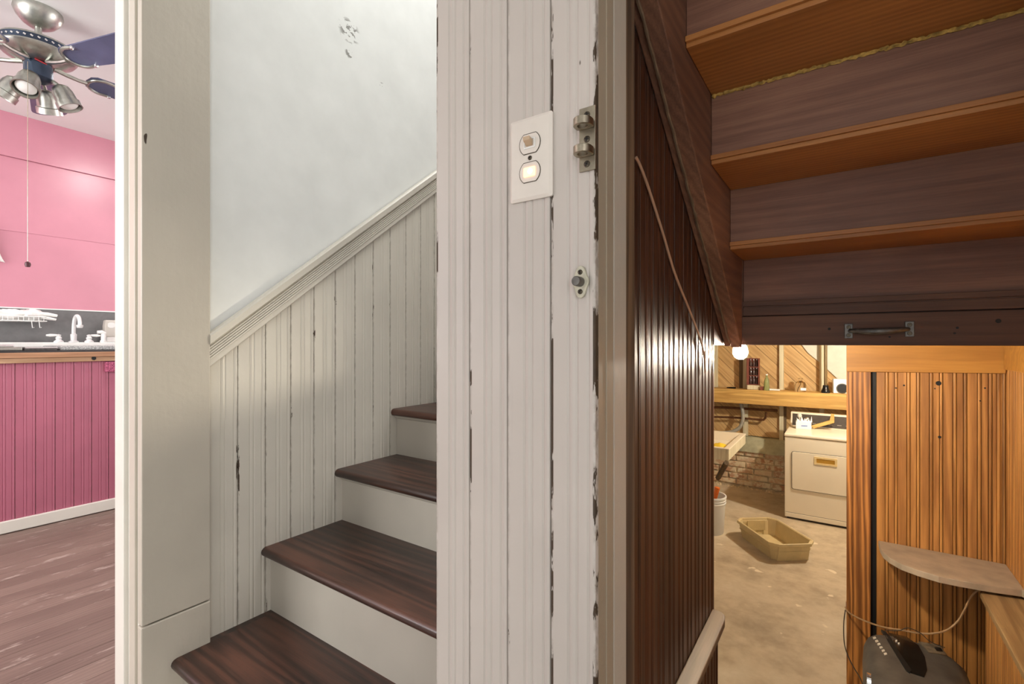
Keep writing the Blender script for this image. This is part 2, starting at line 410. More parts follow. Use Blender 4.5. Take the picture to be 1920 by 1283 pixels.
# jamb of the basement door
jb = tag(MB().box(-.262, -.258, .566, .6145, 0, 2.08).build('trim_1', M['paint_jamb'], bevel=.0008),
         'worn off-white door jamb beside the dark stairwell', 'jamb', kind='structure')
MB().box(-.262, -.2583, .6175, .662, 0, 2.08).build('stop_board', M['paint_flat'], jb, bevel=.0012)
MB().box(-.263, -.261, .6146, .6174, 0, 2.08).build('crack', M['screw'], jb)
MB().box(-.2582, -.2568, .5895, .5925, 0, 2.08).build('bead_strip', M['paint_jamb'], jb, bevel=.0006)
bare = MB().box(-.275, -.2585, .6625, .697, -.02, 2.08)
o = bare.build('bare_edge', M['bare'], jb, bevel=.002)
# ---- left wall with the stair wainscot and kitchen doorway
wl = tag(MB().box(-1.55, -1.406, .46, 3.0, 0, 4.0).box(-1.55, -1.406, -2.5, .46, 2.05, 2.4).box(-1.55, -1.406, -2.5, -.75, 0, 2.05).build('wall_left', M['plaster']),
         'white plaster stair wall above sloping wainscot', 'wall', kind='structure')
SL = .7955
def railz(y): return .930+SL*(y-.591)
y = .592
while y < 1.80:
    bead(M['paint_stair'], wl, -1.4, y, H, BW, 0.05, railz(y)+.01, railz(y+BW)+.01, deep=.8)
    y += BW
# chair rail
prof = [(0, 0), (.010, 0), (.013, .004), (.013, .020)]
for k in range(5):
    h = .022+k*.0075
    prof += [(.0165, h), (.0165, h+.004), (.0125, h+.0055)]
prof += [(.018, .062), (.023, .066), (.024, .086), (.019, .092), (0, .092)]
mb = MB(); n = len(prof); vs = []
for yy in (.59, 1.83):
    vs += [(-1.406+d+.006, yy, railz(yy)+h) for d, h in prof]
mb.add(vs, [tuple(range(n))[::-1], tuple(range(n, 2*n))]+[(i, (i+1) % n, n+(i+1) % n, n+i) for i in range(n)])
tag(mb.build('trim_2', M['paint_stair'], smooth=True, angle=25), 'fluted sloping rail capping the stair wainscot', 'rail', kind='structure')
# casing of the kitchen doorway
cs = tag(MB().box(-1.406, -1.381, .440, .592, .318, 2.2).build('trim_3', M['paint_flat'], bevel=.003), 'wide flat off-white casing of the kitchen doorway', 'casing', kind='structure')
MB().box(-1.406, -1.380, .439, .592, 0, .315).build('plinth_block', M['paint_flat'], cs, bevel=.003)
MB().box(-1.495, -1.407, .448, .46, 0, 2.05).build('jamb_board', M['white_trim'], cs, bevel=.001)
MB().box(-1.470, -1.432, .442, .449, 0, 2.05).build('door_stop', M['paint_flat'], cs, bevel=.002)
MB().box(-1.558, -1.494, .438, .46, 0, 2.05).build('kitchen_side_casing', M['white_trim'], cs, bevel=.004)
# ---- kitchen shell
kf = tag(MB().box(-4.2, -1.38, -2.4, 3.0, -.06, -.012).build('floor_kitchen', M['floor']), 'worn reddish brown kitchen floorboards', 'floor', kind='structure')
x = -3.60
pm = {}
while x < -1.40:
    w = .088
    if x+w > -1.381: w = -1.381-x
    key = round(w, 3)
    if key in pm: o = pm[key].copy(); COL.objects.link(o)
    else:
        o = MB().box(0, w-.0016, 0, 5.35, -.012, 0).build('plank', M['floor'], bevel=.001, ); pm[key] = o
    o.location = (x, -2.38, 0); o.parent = kf
    x += .088
wk = struct('wall_kitchen', M['pink'], 'pink kitchen wall above the sink', -4.35, -4.2, -2.4, 3.0, 0, 2.4)
MB().box(-4.2, -4.197, -2.4, 3.0, 1.68, 2.13).build('panel', M['pink'], wk, bevel=.002)
MB().box(-4.2, -4.183, -2.4, 3.0, 2.132, 2.4).build('soffit', M['pink'], wk, bevel=.001)
MB().box(-4.2, -4.19, -2.4, 3.0, .955, 1.207).build('backsplash', M['backsplash'], wk)
MB().box(-4.2, -4.186, -2.4, 3.0, 1.207, 1.214).build('backsplash_edge', M['white'], wk)
struct('ceiling_kitchen', M['ceiling'], 'bright white kitchen ceiling', -4.35, -1.55, -2.4, 3.0, 2.40, 2.45, 'ceiling')
struct('wall_kitchen_end', M['pink'], 'pink end wall of the kitchen', -4.35, -1.55, 3.0, 3.1, 0, 2.4)
struct('wall_kitchen_window', M['plaster'], 'pale kitchen wall on the window side', -4.35, -1.55, -2.5, -2.4, 0, 2.4)
# ---- stairwell
struct('wall_stair_end', M['plaster'], 'white plaster wall at the top of the lower stair flight', -1.41, .62, 2.95, 3.05, 1.1, 4.0)
struct('ceiling_stair', M['ceiling'], 'white ceiling high over the stairs', -1.55, .7, .66, 3.05, 4.0, 4.05, 'ceiling')
struct('wall_stair_front', M['plaster'], 'white plaster wall over the stair entrance', -1.55, .7, .58, .66, 2.45, 4.0)
sp = struct('wall_spine', M['plaster'], 'wall between the stairs and the basement steps', -.43, -.342, .66, 1.586, -.9, 4.0)
# dark varnished beadboard on the basement side
y = .70
while y < 1.58:
    w = min(BW, 1.588-y)
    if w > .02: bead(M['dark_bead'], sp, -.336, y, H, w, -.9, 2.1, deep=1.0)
    y += BW
MB().box(-.43, -.336, 1.586, 1.594, -.9, .99).build('end_strip', M['dark_bead'], sp)
struct('wall_upper_panel', M['header'], 'dark board panel beside the foot of the stringer', -.43, -.336, 1.595, 1.754, .99, 2.1)
# low half wall with rail
hw = struct('wall_half', M['dark_bead'], 'low dark beadboard half wall beside the basement steps', -.334, -.321, .72, 1.548, -.9, .15)
y = .72
while y < 1.54:
    w = min(BW, 1.549-y)
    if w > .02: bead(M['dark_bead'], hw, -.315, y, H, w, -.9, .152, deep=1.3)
    y += BW
# ---- basement shell
fb = struct('floor_basement', M['concrete'], 'stained bare concrete basement floor', -3.0, 2.6, 1.0, 7.3, -1.0, -.9, 'floor')
struct('wall_basement_left', M['plaster'], 'pale basement wall on the far left', -3.1, -3.0, 1.6, 7.3, -.9, 1.35)
struct('wall_basement_right', M['plaster'], 'pale basement wall on the far right', 2.6, 2.7, 1.6, 7.3, -.9, 1.35)
struct('wall_basement_front', M['plaster'], 'basement wall under the stairs', -3.0, -.43, 1.762, 1.80, -.9, 1.05)
struct('ceiling_basement', M['plank'], 'rough board basement ceiling', -3.0, 2.6, 2.96, 7.3, 1.35, 1.4, 'ceiling')
struct('wall_basement_step', M['plank'], 'board face above the basement opening', -3.0, 2.6, 2.92, 2.96, 1.04, 1.4)
fn = struct('floor_landing', M['cap2'], 'wooden landing at the foot of the basement steps', .02, .56, 1.66, 2.83, -.9, -.70, 'floor')
# wood wall facing the steps (Y=2.84)
ww = tag(MB().box(.007, .70, 2.846, 2.90, -.9, 1.04).build('wall_landing', M['bead_wood']), 'amber beadboard wall facing the basement steps', 'wall', kind='structure')
boxo('edge_board', M['post_wood'], ww, .007, .030, 2.828, 2.846, -.7, .862, .001)
boxo('post_board', M['post_wood'], ww, .0305, .101, 2.822, 2.846, -.7, .859, .002)
boxo('gap_strip', M['black'], ww, .1015, .122, 2.842, 2.846, -.7, .859)
x = .1225
while x < .55:
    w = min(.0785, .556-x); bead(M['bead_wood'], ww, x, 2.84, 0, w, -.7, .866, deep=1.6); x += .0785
tb = MB(); tb.add([(0, 0, 0), (.545, 0, .012), (.545, 0, .2), (0, 0, .2), (0, .02, 0), (.545, .02, .012), (.545, .02, .2), (0, .02, .2)],
                  [(0, 1, 2, 3), (7, 6, 5, 4), (0, 4, 5, 1), (1, 5, 6, 2), (2, 6, 7, 3), (3, 7, 4, 0)])
o = tb.build('trim_board', M['amber'], ww, bevel=.002); o.location = (.007, 2.815, .857)
for (px, py, r) in ((1760, 719, .010), (1695, 723, .004), (1680, 728, .0035), (1753, 729, .003), (1762, 820, .006), (1847, 728, .0035), (1838, 752, .003)):
    c = onY(px, py, 2.838)
    MB().lathe([(0.0001, 0), (r, 0), (r*.9, .002)], 12).build('nail_hole', M['black'], ww)
    o = bpy.data.objects[-1] if False else COL.objects[-1]
    o.rotation_euler = (H, 0, 0); o.location = (c.x, 2.8395, c.z)
# right wall (X=.556)
wr = struct('wall_stair_right', M['bead_wood'], 'amber beadboard wall on the right of the basement steps', .562, .66, .66, 2.846, -.9, 4.0)
y = 2.838
while y > .75:
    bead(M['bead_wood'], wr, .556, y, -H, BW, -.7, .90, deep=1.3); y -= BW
boxo('trim_board', M['amber'], wr, .545, .562, .7, 2.81, .885, 1.04, .002)
# ledge box along the right wall
lb = struct('wall_ledge', M['bead_wood'], 'low boxed ledge of amber boards beside the shredder', .452, .556, 1.0, 2.56, -.7, .004)
y = 2.56
while y > 1.1:
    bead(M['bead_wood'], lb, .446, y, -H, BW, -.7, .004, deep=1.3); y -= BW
cap = MB().prism([(.432, 1.0), (.556, 1.0), (.556, 2.60), (.450, 2.60), (.432, 2.57)], 'Z', .004, .030).build('ledge_cap', M['cap2'], lb, origin=(.432, 1.0, .004), bevel=.004)
boxo('recess_panel', M['bead_wood'], lb, .49, .556, 2.561, 2.838, -.7, .0)
# ---- basement back wall
BY = 7.0
bw = struct('wall_basement_back', M['oldstud'], 'basement back wall of diagonal boards over brick', -3.0, 2.6, 7.06, 7.2, -.9, 1.35)
def clip(poly, a, b, c):      # keep a*x+b*y<=c
    out = []
    for i in range(len(poly)):
        p, q = poly[i], poly[(i+1) % len(poly)]
        dp, dq = a*p[0]+b*p[1]-c, a*q[0]+b*q[1]-c
        if dp <= 0: out.append(p)
        if dp*dq < 0:
            t = dp/(dp-dq); out.append((p[0]+(q[0]-p[0])*t, p[1]+(q[1]-p[1])*t))
    return out
r2 = 1/math.sqrt(2)
k = 0
for i in range(-8, 26):
    w = .145; s0 = -1.75+i*w
    poly = [(-1.75, -.24), (.25, -.24), (.25, 1.3), (-1.75, 1.3)]
    # boards fall to the right: x+z = const lines
    poly = clip(poly, r2, r2, s0+w-.004); poly = clip(poly, -r2, -r2, -s0) if poly else poly
    if len(poly) < 3: continue
    cx_ = sum(p[0] for p in poly)/len(poly); cz_ = sum(p[1] for p in poly)/len(poly)
    rot = Matrix.Rotation(math.radians(45), 4, 'Y')
    m_ = MB(); jit = random.uniform(-.006, .004)
    loc = []
    for (X, Z) in poly:
        v = rot.inverted() @ Vector((X-cx_, 0, Z-cz_)); loc.append((v.x, v.z))
    m_.prism(loc, 'Y', 0, .022)
    o = m_.build('plank', M['plank'], bw, bevel=.002)
    o.location = (cx_, 7.032+jit, cz_); o.rotation_euler = (0, math.radians(45), 0)
def seg(px0, px1, Y, z0, z1, name, mat, d=.05, parent=bw):
    a = onY(px0, 700, Y).x; b = onY(px1, 700, Y).x
    o = boxo(name, mat, parent, a, b, Y, Y+d, z0, z1, .002); 
    return o
seg(1393, 1402, 6.98, -.24, 1.3, 'stud', M['stud']); seg(1386, 1393, 6.99, .36, 1.3, 'stud', M['oldstud'])
seg(1461, 1469, 6.98, -.28, 1.3, 'stud', M['stud']); seg(1536.5, 1545, 6.98, -.24, 1.3, 'stud', M['stud'])
seg(1334, 1345, 6.98, .382, 1.3, 'stud', M['stud'])
seg(1468, 1474, 6.99, -.28, .22, 'stud', M['oldstud'])
# white sheet upper right
wp = [onY(*q, 7.0) for q in ((1498, 640), (1590, 640), (1590, 728), (1576, 716), (1556, 697), (1536, 679), (1515, 662))]
MB().prism([(p.x, p.z) for p in wp], 'Y', 7.004, 7.02).build('sheet_panel', M['white_sheet'], bw)
# mint painted sill and bricks
m_ = MB(); nx = 26; vs = []
for i in range(nx+1):
    X = -2.0+i*(1.9/nx)
    j = .012*mnoise.noise((X*6, 0, 0)); vs += [(X, 6.93+.02*mnoise.noise((X*4, 3, 1)), -.25+j*.5), (X, 6.90+.02*mnoise.noise((X*4, 7, 1)), -.435+j), (X, 7.06, -.25), (X, 7.06, -.435)]
fs = []
for i in range(nx):
    a, b = i*4, (i+1)*4
    fs += [(a, a+1, b+1, b), (a, b, b+2, a+2), (a+1, a+3, b+3, b+1), (a+2, b+2, b+3, a+3)]
fs += [(0, 2, 3, 1), (nx*4, nx*4+1, nx*4+3, nx*4+2)]
o = m_.add(vs, fs).build('painted_sill', M['mint'], bw, smooth=True, angle=40)
o = MB().box(-2.0, .4, 6.955, 7.06, -.9, -.43).build('mortar_bed', M['mortar'], bw)
for r in range(6):
    X = -1.95+(r % 2)*.11
    while X < -.5:
        L = .205+random.uniform(-.02, .02); h = .062
        z0 = -.495-r*.077
        m_ = MB(); vs = []; 
        for (xx, zz) in ((0, 0), (L, 0), (L, h), (0, h)):
            xx += random.uniform(-.008, .008); zz += random.uniform(-.006, .006)
            vs.append((xx, zz))
        pr = random.uniform(.0, .022) if r < 5 else random.uniform(.0, .03)
        m_.prism(vs, 'Y', 0, .06)
        o = m_.build('brick', M['brick'], bw, bevel=.006); o.location = (X, 6.948-pr, z0)
        X += L+.016
# loose rubble at the foot of the bricks
m_ = MB()
for i in range(46):
    X = random.uniform(-1.5, -.58); Y = random.uniform(6.80, 6.94); r = random.uniform(.008, .028)
    ico = [(1, 0, 0), (-1, 0, 0), (0, 1, 0), (0, -1, 0), (0, 0, 1), (0, 0, -.3)]
    m_.add([(X+a*r*random.uniform(.7, 1.3), Y+b*r*random.uniform(.7, 1.3), -.9+max(0, c)*r*.7) for a, b, c in ico],
           [(0, 2, 4), (2, 1, 4), (1, 3, 4), (3, 0, 4), (2, 0, 5), (1, 2, 5), (3, 1, 5), (0, 3, 5)])
tag(m_.build('rubble', M['mortar']), 'crumbled mortar along the foot of the brick wall', 'rubble', kind='stuff')

# ================================================================ LOWER STAIR FLIGHT
st = thing('staircase', 'lower stair flight with dark stained treads and off-white risers', 'staircase', (-.92, .5, 0))
def spart(o, parent): o.location = Vector(o.location)-parent.location if o.parent is parent else o.location; return o
NOSE = [.500, .736, .982, 1.224, 1.469]; ZT = [.206, .398, .574, .749, .925]
def world_child(o, parent):
    o.parent = parent; o.matrix_parent_inverse = Matrix.Translation(-Vector(parent.location)); return o
for i in range(5):
    y0, z = NOSE[i], ZT[i]; t = .027; y1 = (NOSE[i+1]+.03 if i < 4 else 1.74)
    poly = []
    for k in range(7):
        a = -H+math.pi*k/6
        poly.append((y0+t/2-math.cos(a)*t/2, z-t/2+math.sin(a)*t/2))
    poly += [(y1, z), (y1, z-t)]
    x0 = -1.40 if i else -1.3795
    x1 = -.435 if i else -.40
    if i == 0:
        # first tread runs past the partition's face, notched round the casing
        m_ = MB().prism(poly, 'X', -1.3795, -.537)
        o = m_.build('tread', M['tread'], None, origin=(-1.0, y0, z), smooth=True)
    else:
        o = MB().prism(poly, 'X', x0, x1).build('tread', M['tread'], None, origin=(-1.0, y0, z), smooth=True)
    world_child(o, st)
    zb = ZT[i-1] if i else 0
    o = boxo('riser', M['paint_riser'], None, -1.40 if i else -1.379, -.435 if i else -.537, y0+.028, y0+.046, zb, z-t); world_child(o, st)
    o = MB().prism([(y0+.016, z-t), (y0+.028, z-t), (y0+.028, z-t-.013), (y0+.023, z-t-.011), (y0+.018, z-t-.005)], 'X', -1.399 if i else -1.379, -.436 if i else -.538).build('cove_moulding', M['paint_riser'], None, smooth=True)
    world_child(o, st)
o = boxo('tread', M['tread'], None, -1.40, -1.3796, .593, .766, .179, .2058); world_child(o, st)
o = boxo('riser', M['paint_riser'], None, -1.40, -.435, 1.742, 1.756, .925, 1.06); world_child(o, st)
tag(boxo('floor_stair_landing', M['tread'], None, -1.40, .556, 1.80, 2.95, 1.06, 1.10), 'dark wooden landing where the stairs turn', 'landing', kind='structure')
tag(boxo('trim_4', M['tread'], None, -1.40, -.345, 1.715, 1.80, 1.06, 1.10), 'dark nosing board of the stair landing', 'nosing', kind='structure')

# ================================================================ UPPER FLIGHT SEEN FROM BELOW
uf = thing('staircase', 'underside of the upper stair flight in dark and orange boards', 'staircase', (.1, 1.2, 1.05))
TR = [(1.273, 1.541, 1.766), (1.4505, 1.296, 1.541), (1.628, 1.06, 1.296), (1.805, .82, 1.06), (1.98, .70, .82)]
for i, (z, yn, yf) in enumerate(TR):
    o = boxo('tread', M['stair_tread_under'], None, -.279, .556, yn-.004, yf+.04, z, z+.022, .0015); world_child(o, uf)
    zb = TR[i-1][0]+.0225 if i else 1.10
    o = boxo('riser', M['stair_riser'], None, -.279, .556, yf, yf+.019, zb, z, .001); world_child(o, uf)
    # small cleat in the inner corner
    o = boxo('cleat', M['stair_tread_under'], None, -.279, .556, yn-.012, yn-.0045, z+.010, z+.0215, .001); world_child(o, uf)
# stringer
def sz(y): return 1.118+.742*(1.56-y)
def strip(name, mat, X0, X1, y0, y1, lo, hi):
    m_ = MB().prism([(y0, sz(y0)+lo), (y1, sz(y1)+lo), (y1, sz(y1)+hi), (y0, sz(y0)+hi)], 'X', X0, X1)
    o = m_.build(name, mat, None, origin=(X0, y0, sz(y0)), bevel=.003); world_child(o, uf); return o
strip('stringer', M['stringer'], -.314, -.280, .70, 1.745, 0, .34)
o = boxo('stringer_foot', M['header'], None, -.3355, -.2785, 1.747, 1.80, 1.085, 1.34, .001); world_child(o, uf)
strip('stringer_trim', M['stringer'], -.334, -.3145, .70, 1.745, .004, .05)
# ragged seam between the two boards
pts = []; rad = []
for k in range(80):
    yy = .72+k*(1.0/79); pts.append((-.3145+.003*mnoise.noise((k*.4, 0, 0)), yy, sz(yy)-.001)); rad.append(.0035+.0022*mnoise.noise((k*.9, 5, 0)))
o = MB().tube(pts, rad, 6).build('seam_filler', M['cap'], None, smooth=True); world_child(o, uf)
# yellow foam along the back of a tread
m_ = MB(); pts = []; rad = []
for k in range(170):
    X = -.276+k*(.82/169)
    pts.append((X, 1.2925+.003*mnoise.noise((k*.35, 2, 0)), 1.6245+.004*mnoise.noise((k*.5, 9, 1)))); rad.append(max(.0014, .0042+.0045*mnoise.noise((k*.7, 1, 4))))
o = m_.tube(pts, rad, 6).build('foam_bead', M['foam'], None, smooth=True); world_child(o, uf); o['label'] = 'yellow foam bead'
# ledge strips above the header
o = boxo('ledge_strip', M['header'], None, -.279, .556, 1.752, 1.765, 1.118, 1.134, .001); world_child(o, uf)
o = boxo('ledge_strip', M['header'], None, -.279, .556, 1.757, 1.765, 1.087, 1.114, .001); world_child(o, uf)
hd = tag(boxo('trim_5', M['header'], None, -.336, .556, 1.755, 1.797, .990, 1.084, .002), 'dark header board with a pull handle over the basement steps', 'header', kind='structure')
for (px, py, r) in ((1555, 617, .004), (1795, 615, .0035), (1790, 625, .003), (1872, 602, .006), (1668, 632, .003)):
    c = onY(px, py, 1.755)
    o = MB().lathe([(0.0001, 0), (r, 0), (r*.9, .001)], 10).build('nail_hole', M['black'], None); o.rotation_euler = (H, 0, 0); o.location = (c.x, 1.7553, c.z); world_child(o, hd)

# pull handle on the header
ph = thing('pull_handle', 'grey steel pull handle screwed to the dark header board', 'handle', (.08, 1.754, 1.034))
for sgn, cz in ((-1, 1.0325), (1, 1.0365)):
    cx_ = .08+sgn*.0705
    lp = [(cx_-.0105, cz-.022), (cx_+.0105, cz-.022), (cx_+.0105, cz+.022), (cx_-.0105, cz+.022)]
    o = MB().prism(lp, 'Y', 1.7515, 1.7548).build('mounting_plate', M['galv'], None, bevel=.0015); world_child(o, ph)
    for dz in (-.012, .012):
        s_ = MB().lathe([(.0001, 0), (.0058, 0), (.005, .0016), (.0001, .0018)], 14).build('screw', M['screw'], None, smooth=True)
        s_.rotation_euler = (H, 0, 0); s_.location = (cx_, 1.7516, cz+dz); world_child(s_, ph)
pts = []; rad = []
for k in range(17):
    u = k/16; a = math.sin(math.pi*u)
    pts.append((.08+(u-.5)*.135, 1.7505-.026*a**.55, 1.0335+.003*u-.004*a)); rad.append(.0058+.0042*a)
o = MB().tube(pts, rad, 12).build('grip', M['galv'], None, smooth=True); world_child(o, ph)

# ================================================================ HARDWARE ON THE PARTITION
sw = thing('switch_plate', 'white double switch plate with a lit orange pilot light', 'switch', (-.354, .559, 1.252))
def rrect(w, h, r, n=4):
    out = []
    for cxx, cyy, a0 in ((w/2-r, h/2-r, 0), (-w/2+r, h/2-r, 90), (-w/2+r, -h/2+r, 180), (w/2-r, -h/2+r, 270)):
        for k in range(n+1):
            a = math.radians(a0+90*k/n); out.append((cxx+r*math.cos(a), cyy+r*math.sin(a)))
    return out
def loc(p, cx_, cz_): return [(cx_+a, cz_+b) for a, b in p]
# plate as two stacked outlines for a sloping rim
m_ = MB(); A = rrect(.068, .114, .003); B = rrect(.060, .106, .003); n = len(A)
yb, yf = .5595, .5545
vs = [(-.354+a, yb, 1.252+b) for a, b in A]+[(-.354+a, yf+.0022, 1.252+b) for a, b in A]+[(-.354+a, yf, 1.252+b) for a, b in B]
fs = [tuple(range(n))]+[(i, (i+1) % n, n+(i+1) % n, n+i) for i in range(n)]+[(n+i, n+(i+1) % n, 2*n+(i+1) % n, 2*n+i) for i in range(n)]+[tuple(range(2*n, 3*n))[::-1]]
o = m_.add(vs, fs).build('plate', M['ivory'], None, smooth=True, angle=25); world_child(o, sw)
def duplex(r=.0172, hh=.0140):
    out = []; a0 = math.asin(hh/r)
    for k in range(9): a = -a0+2*a0*k/8; out.append((r*math.cos(a), r*math.sin(a)))
    for k in range(9): a = math.pi-a0+2*a0*k/8; out.append((r*math.cos(a), r*math.sin(a)))
    return out
for cz in (1.2715, 1.2325):
    D = loc(duplex(), -.354, cz); D2 = loc(duplex(.0164, .0132), -.354, cz)
    o = MB().ring(D, D2, 'Y', .5536, .5545).build('opening_gap', M['screw'], None); world_child(o, sw)
    ins = MB().prism(D2, 'Y', .5534, .5545).build('insert', M['ivory'], None, bevel=.0004); world_child(ins, sw)
    if cz > 1.25:
        o = MB().ring(loc(rrect(.018, .0135, .001), -.354, cz), loc(rrect(.0150, .0105, .001), -.354, cz), 'Y', .5524, .5534).build('toggle_frame', M['white'], None); world_child(o, ins)
        tg = MB().prism([(.5532, cz-.004), (.5532, cz+.004), (.5440, cz+.0068), (.5450, cz+.0018)], 'X', -.3595, -.3485).build('toggle', plain('tan_toggle', (196, 170, 140), .35), None, bevel=.0008); world_child(tg, ins)
    else:
        o = MB().prism(loc(rrect(.019, .013, .002), -.354, cz), 'Y', .5520, .5534).build('pilot_lens', M['pilot'], None, bevel=.0006); world_child(o, ins)
        o = MB().lathe([(.0001, 0), (.0038, 0), (.003, .0008), (.0001, .001)], 14).build('pilot_core', M['pilot_core'], None); o.rotation_euler = (H, 0, 0); o.location = (-.3525, .5520, cz+.0005); world_child(o, ins)
def screw(parent, x, y, z, r=.004, rot=.6):
    o = MB().lathe([(.0001, 0), (r, 0), (r*.92, .0008), (r*.5, .0014), (.0001, .0015)], 16).build('screw', M['screw'], None, smooth=True)
    o.rotation_euler = (H, 0, 0); o.location = (x, y, z); world_child(o, parent)
    m_ = MB()
    for a in (rot, rot+H):
        dx, dz = math.cos(a)*r*.7, math.sin(a)*r*.7; nx_, nz_ = -math.sin(a)*r*.12, math.cos(a)*r*.12
        m_.prism([(x+dx+nx_, z+dz+nz_), (x-dx+nx_, z-dz+nz_), (x-dx-nx_, z-dz-nz_), (x+dx-nx_, z+dz-nz_)], 'Y', y-.0019, y-.0012)
    c = m_.build('cross_slot', M['black'], None, origin=(x, y, z)); c.location = (0, 0, 0); c.parent = o; c.rotation_euler = (-H, 0, 0)
screw(sw, -.354, .5545, 1.252, .0032, .9)
kb = thing('bolt_keeper', 'nickel bolt keeper plate with two rings beside the door jamb', 'bolt keeper', (-.269, .559, 1.2585))
o = boxo('back_plate', M['brass'], None, -.2805, -.2578, .5565, .5593, 1.218, 1.299, .0006); world_child(o, kb)
for cz in (1.2755, 1.2405):
    outer = []; inner = []
    for k in range(28):
        a = 2*math.pi*k/28; ca, sa = math.cos(a), math.sin(a)
        ox, oy = .0118*ca, .0118*sa
        if sa > 0: oy = min(.0095, oy*1.0); ox = .0118*(1 if ca > 0 else -1)*min(1, abs(ca)*1.25)
        outer.append((-.2705+ox, .5465+oy)); inner.append((-.2705+.0066*ca, .5458+.0066*sa))
    o = MB().ring(outer, inner, 'Z', cz-.0048, cz+.0048).build('ring', M['brass'], None, smooth=True, bevel=.0006); world_child(o, kb)
for cz in (1.289, 1.258, 1.2265): screw(kb, -.2695, .5565, cz, .0044, random.uniform(0, 1.5))
ct = thing('door_catch', 'small ornate painted metal catch with a round knob below the bolt keeper', 'catch', (-.279, .559, 1.077))
base = []
for k in range(48):
    a = 2*math.pi*k/48
    r = .0135+.0062*abs(math.cos(a-H))**3 + .0022*abs(math.cos(2*a))**4*0+.0012*math.cos(4*a)
    base.append((-.2785+r*math.cos(a)*.80, 1.077+r*math.sin(a)))
o = MB().prism(base, 'Y', .5555, .5593).build('base_plate', plain('chalky_cream_metal', (196, 192, 172), .5, .2, var=.1, scale=150), None, bevel=.0012); world_child(o, ct)
o = MB().lathe([(.0001, .013), (.0055, .013), (.0063, .0118), (.0063, 0)], 24).build('knob', M['galv'], None, smooth=True); o.rotation_euler = (H, 0, 0); o.location = (-.2785, .5555, 1.077); world_child(o, ct)
for dz in (-.0125, .0125): screw(ct, -.2785, .5555, 1.077+dz, .0034, random.uniform(0, 1.5))

# cable on the dark wall
pts = [onX(*q, -.331) for q in ((1192, 296), (1200, 312), (1215, 352), (1232, 405), (1243, 440), (1262, 505), (1277, 545), (1290, 577), (1303, 610), (1311, 632), (1316, 648), (1320, 668), (1322, 700))]
def smooth_path(p, k=5):
    out = []
    for i in range(len(p)-1):
        p0, p1, p2, p3 = p[max(i-1, 0)], p[i], p[i+1], p[min(i+2, len(p)-1)]
        for j in range(k):
            t = j/k; out.append(.5*((2*p1)+(-p0+p2)*t+(2*p0-5*p1+4*p2-p3)*t*t+(-p0+3*p1-3*p2+p3)*t**3))
    return out+[p[-1]]
cb = smooth_path(pts)
m_ = MB().tube(cb, .0022, 6); m_.tube([p+Vector((0, .0034, .0026)) for p in cb], .0022, 6)
tag(m_.build('cable', M['wirepink'], None, smooth=True), 'beige twin cable running down the dark beadboard wall', 'cable')

# ================================================================ BULB
bl = thing('light_bulb', 'bare glowing bulb hanging just below the dark header', 'light bulb', (-.305, 1.85, .955))
bp = onY(1388, 660, 1.86)
o = MB().lathe([(.0001, -.027), (.010, -.025), (.019, -.018), (.025, -.005), (.0245, .007), (.020, .019), (.013, .030), (.011, .044), (.0001, .044)], 24).build('bulb', M['bulb'], None, smooth=True)
o.location = bp; world_child(o, bl)
o = MB().lathe([(.016, .040), (.018, .044), (.018, .070), (.012, .082), (.003, .086), (.003, 1.06-bp.z)], 16).build('socket', M['gloss_black'], None, smooth=True); o.location = bp; world_child(o, bl)
b2 = thing('light_bulb', 'second lit bulb hidden over the dryer', 'light bulb', (.28, 5.55, 1.0))
o = MB().lathe([(.0001, -.032), (.012, -.030), (.023, -.021), (.030, -.006), (.029, .008), (.023, .022), (.015, .034), (.0001, .044)], 20).build('bulb', M['bulb2'], None, smooth=True); o.location = (.28, 5.55, 1.05); world_child(o, b2)
o = MB().lathe([(.016, .040), (.018, .044), (.018, .070), (.003, .086), (.003, .30)], 16).build('socket', M['gloss_black'], None, smooth=True); o.location = (.28, 5.55, 1.05); world_child(o, b2)

# ================================================================ RAIL, SHELF, SHREDDER, CORDS
rl = MB().prism([(-.335, .72), (-.291, .72), (-.291, 1.525), (-.296, 1.552), (-.308, 1.566), (-.335, 1.57)], 'Z', .155, .179).build('handrail', M['cap'], None, origin=(-.335, .72, .155), bevel=.004)
tag(rl, 'worn grey wooden rail along the dark beadboard wall', 'handrail')
bk = [(.130, 2.838), (.556, 2.838), (.556, 2.555)]
fr = [onZ(*q, .067) for q in ((1917, 1107), (1880, 1102), (1840, 1096), (1800, 1089), (1760, 1081), (1720, 1069), (1690, 1058), (1668, 1046), (1656, 1036), (1650, 1026))]
poly = bk+[(min(p.x, .55), min(p.y, 2.83)) for p in fr]
sh = thing('corner_shelf', 'grey-brown painted corner shelf with a curved front edge', 'shelf', (.35, 2.84, .06))
o = MB().prism(poly, 'Z', .041, .067).build('board', M['shelf_grey'], None, origin=(.13, 2.6, .04), bevel=.002); world_child(o, sh)
o = boxo('cleat', M['shelf_grey'], None, .185, .235, 2.80, 2.838, .012, .0405, .002); world_child(o, sh)
o = boxo('cleat', M['shelf_grey'], None, .26, .54, 2.818, 2.838, .022, .0405, .002); world_child(o, sh)

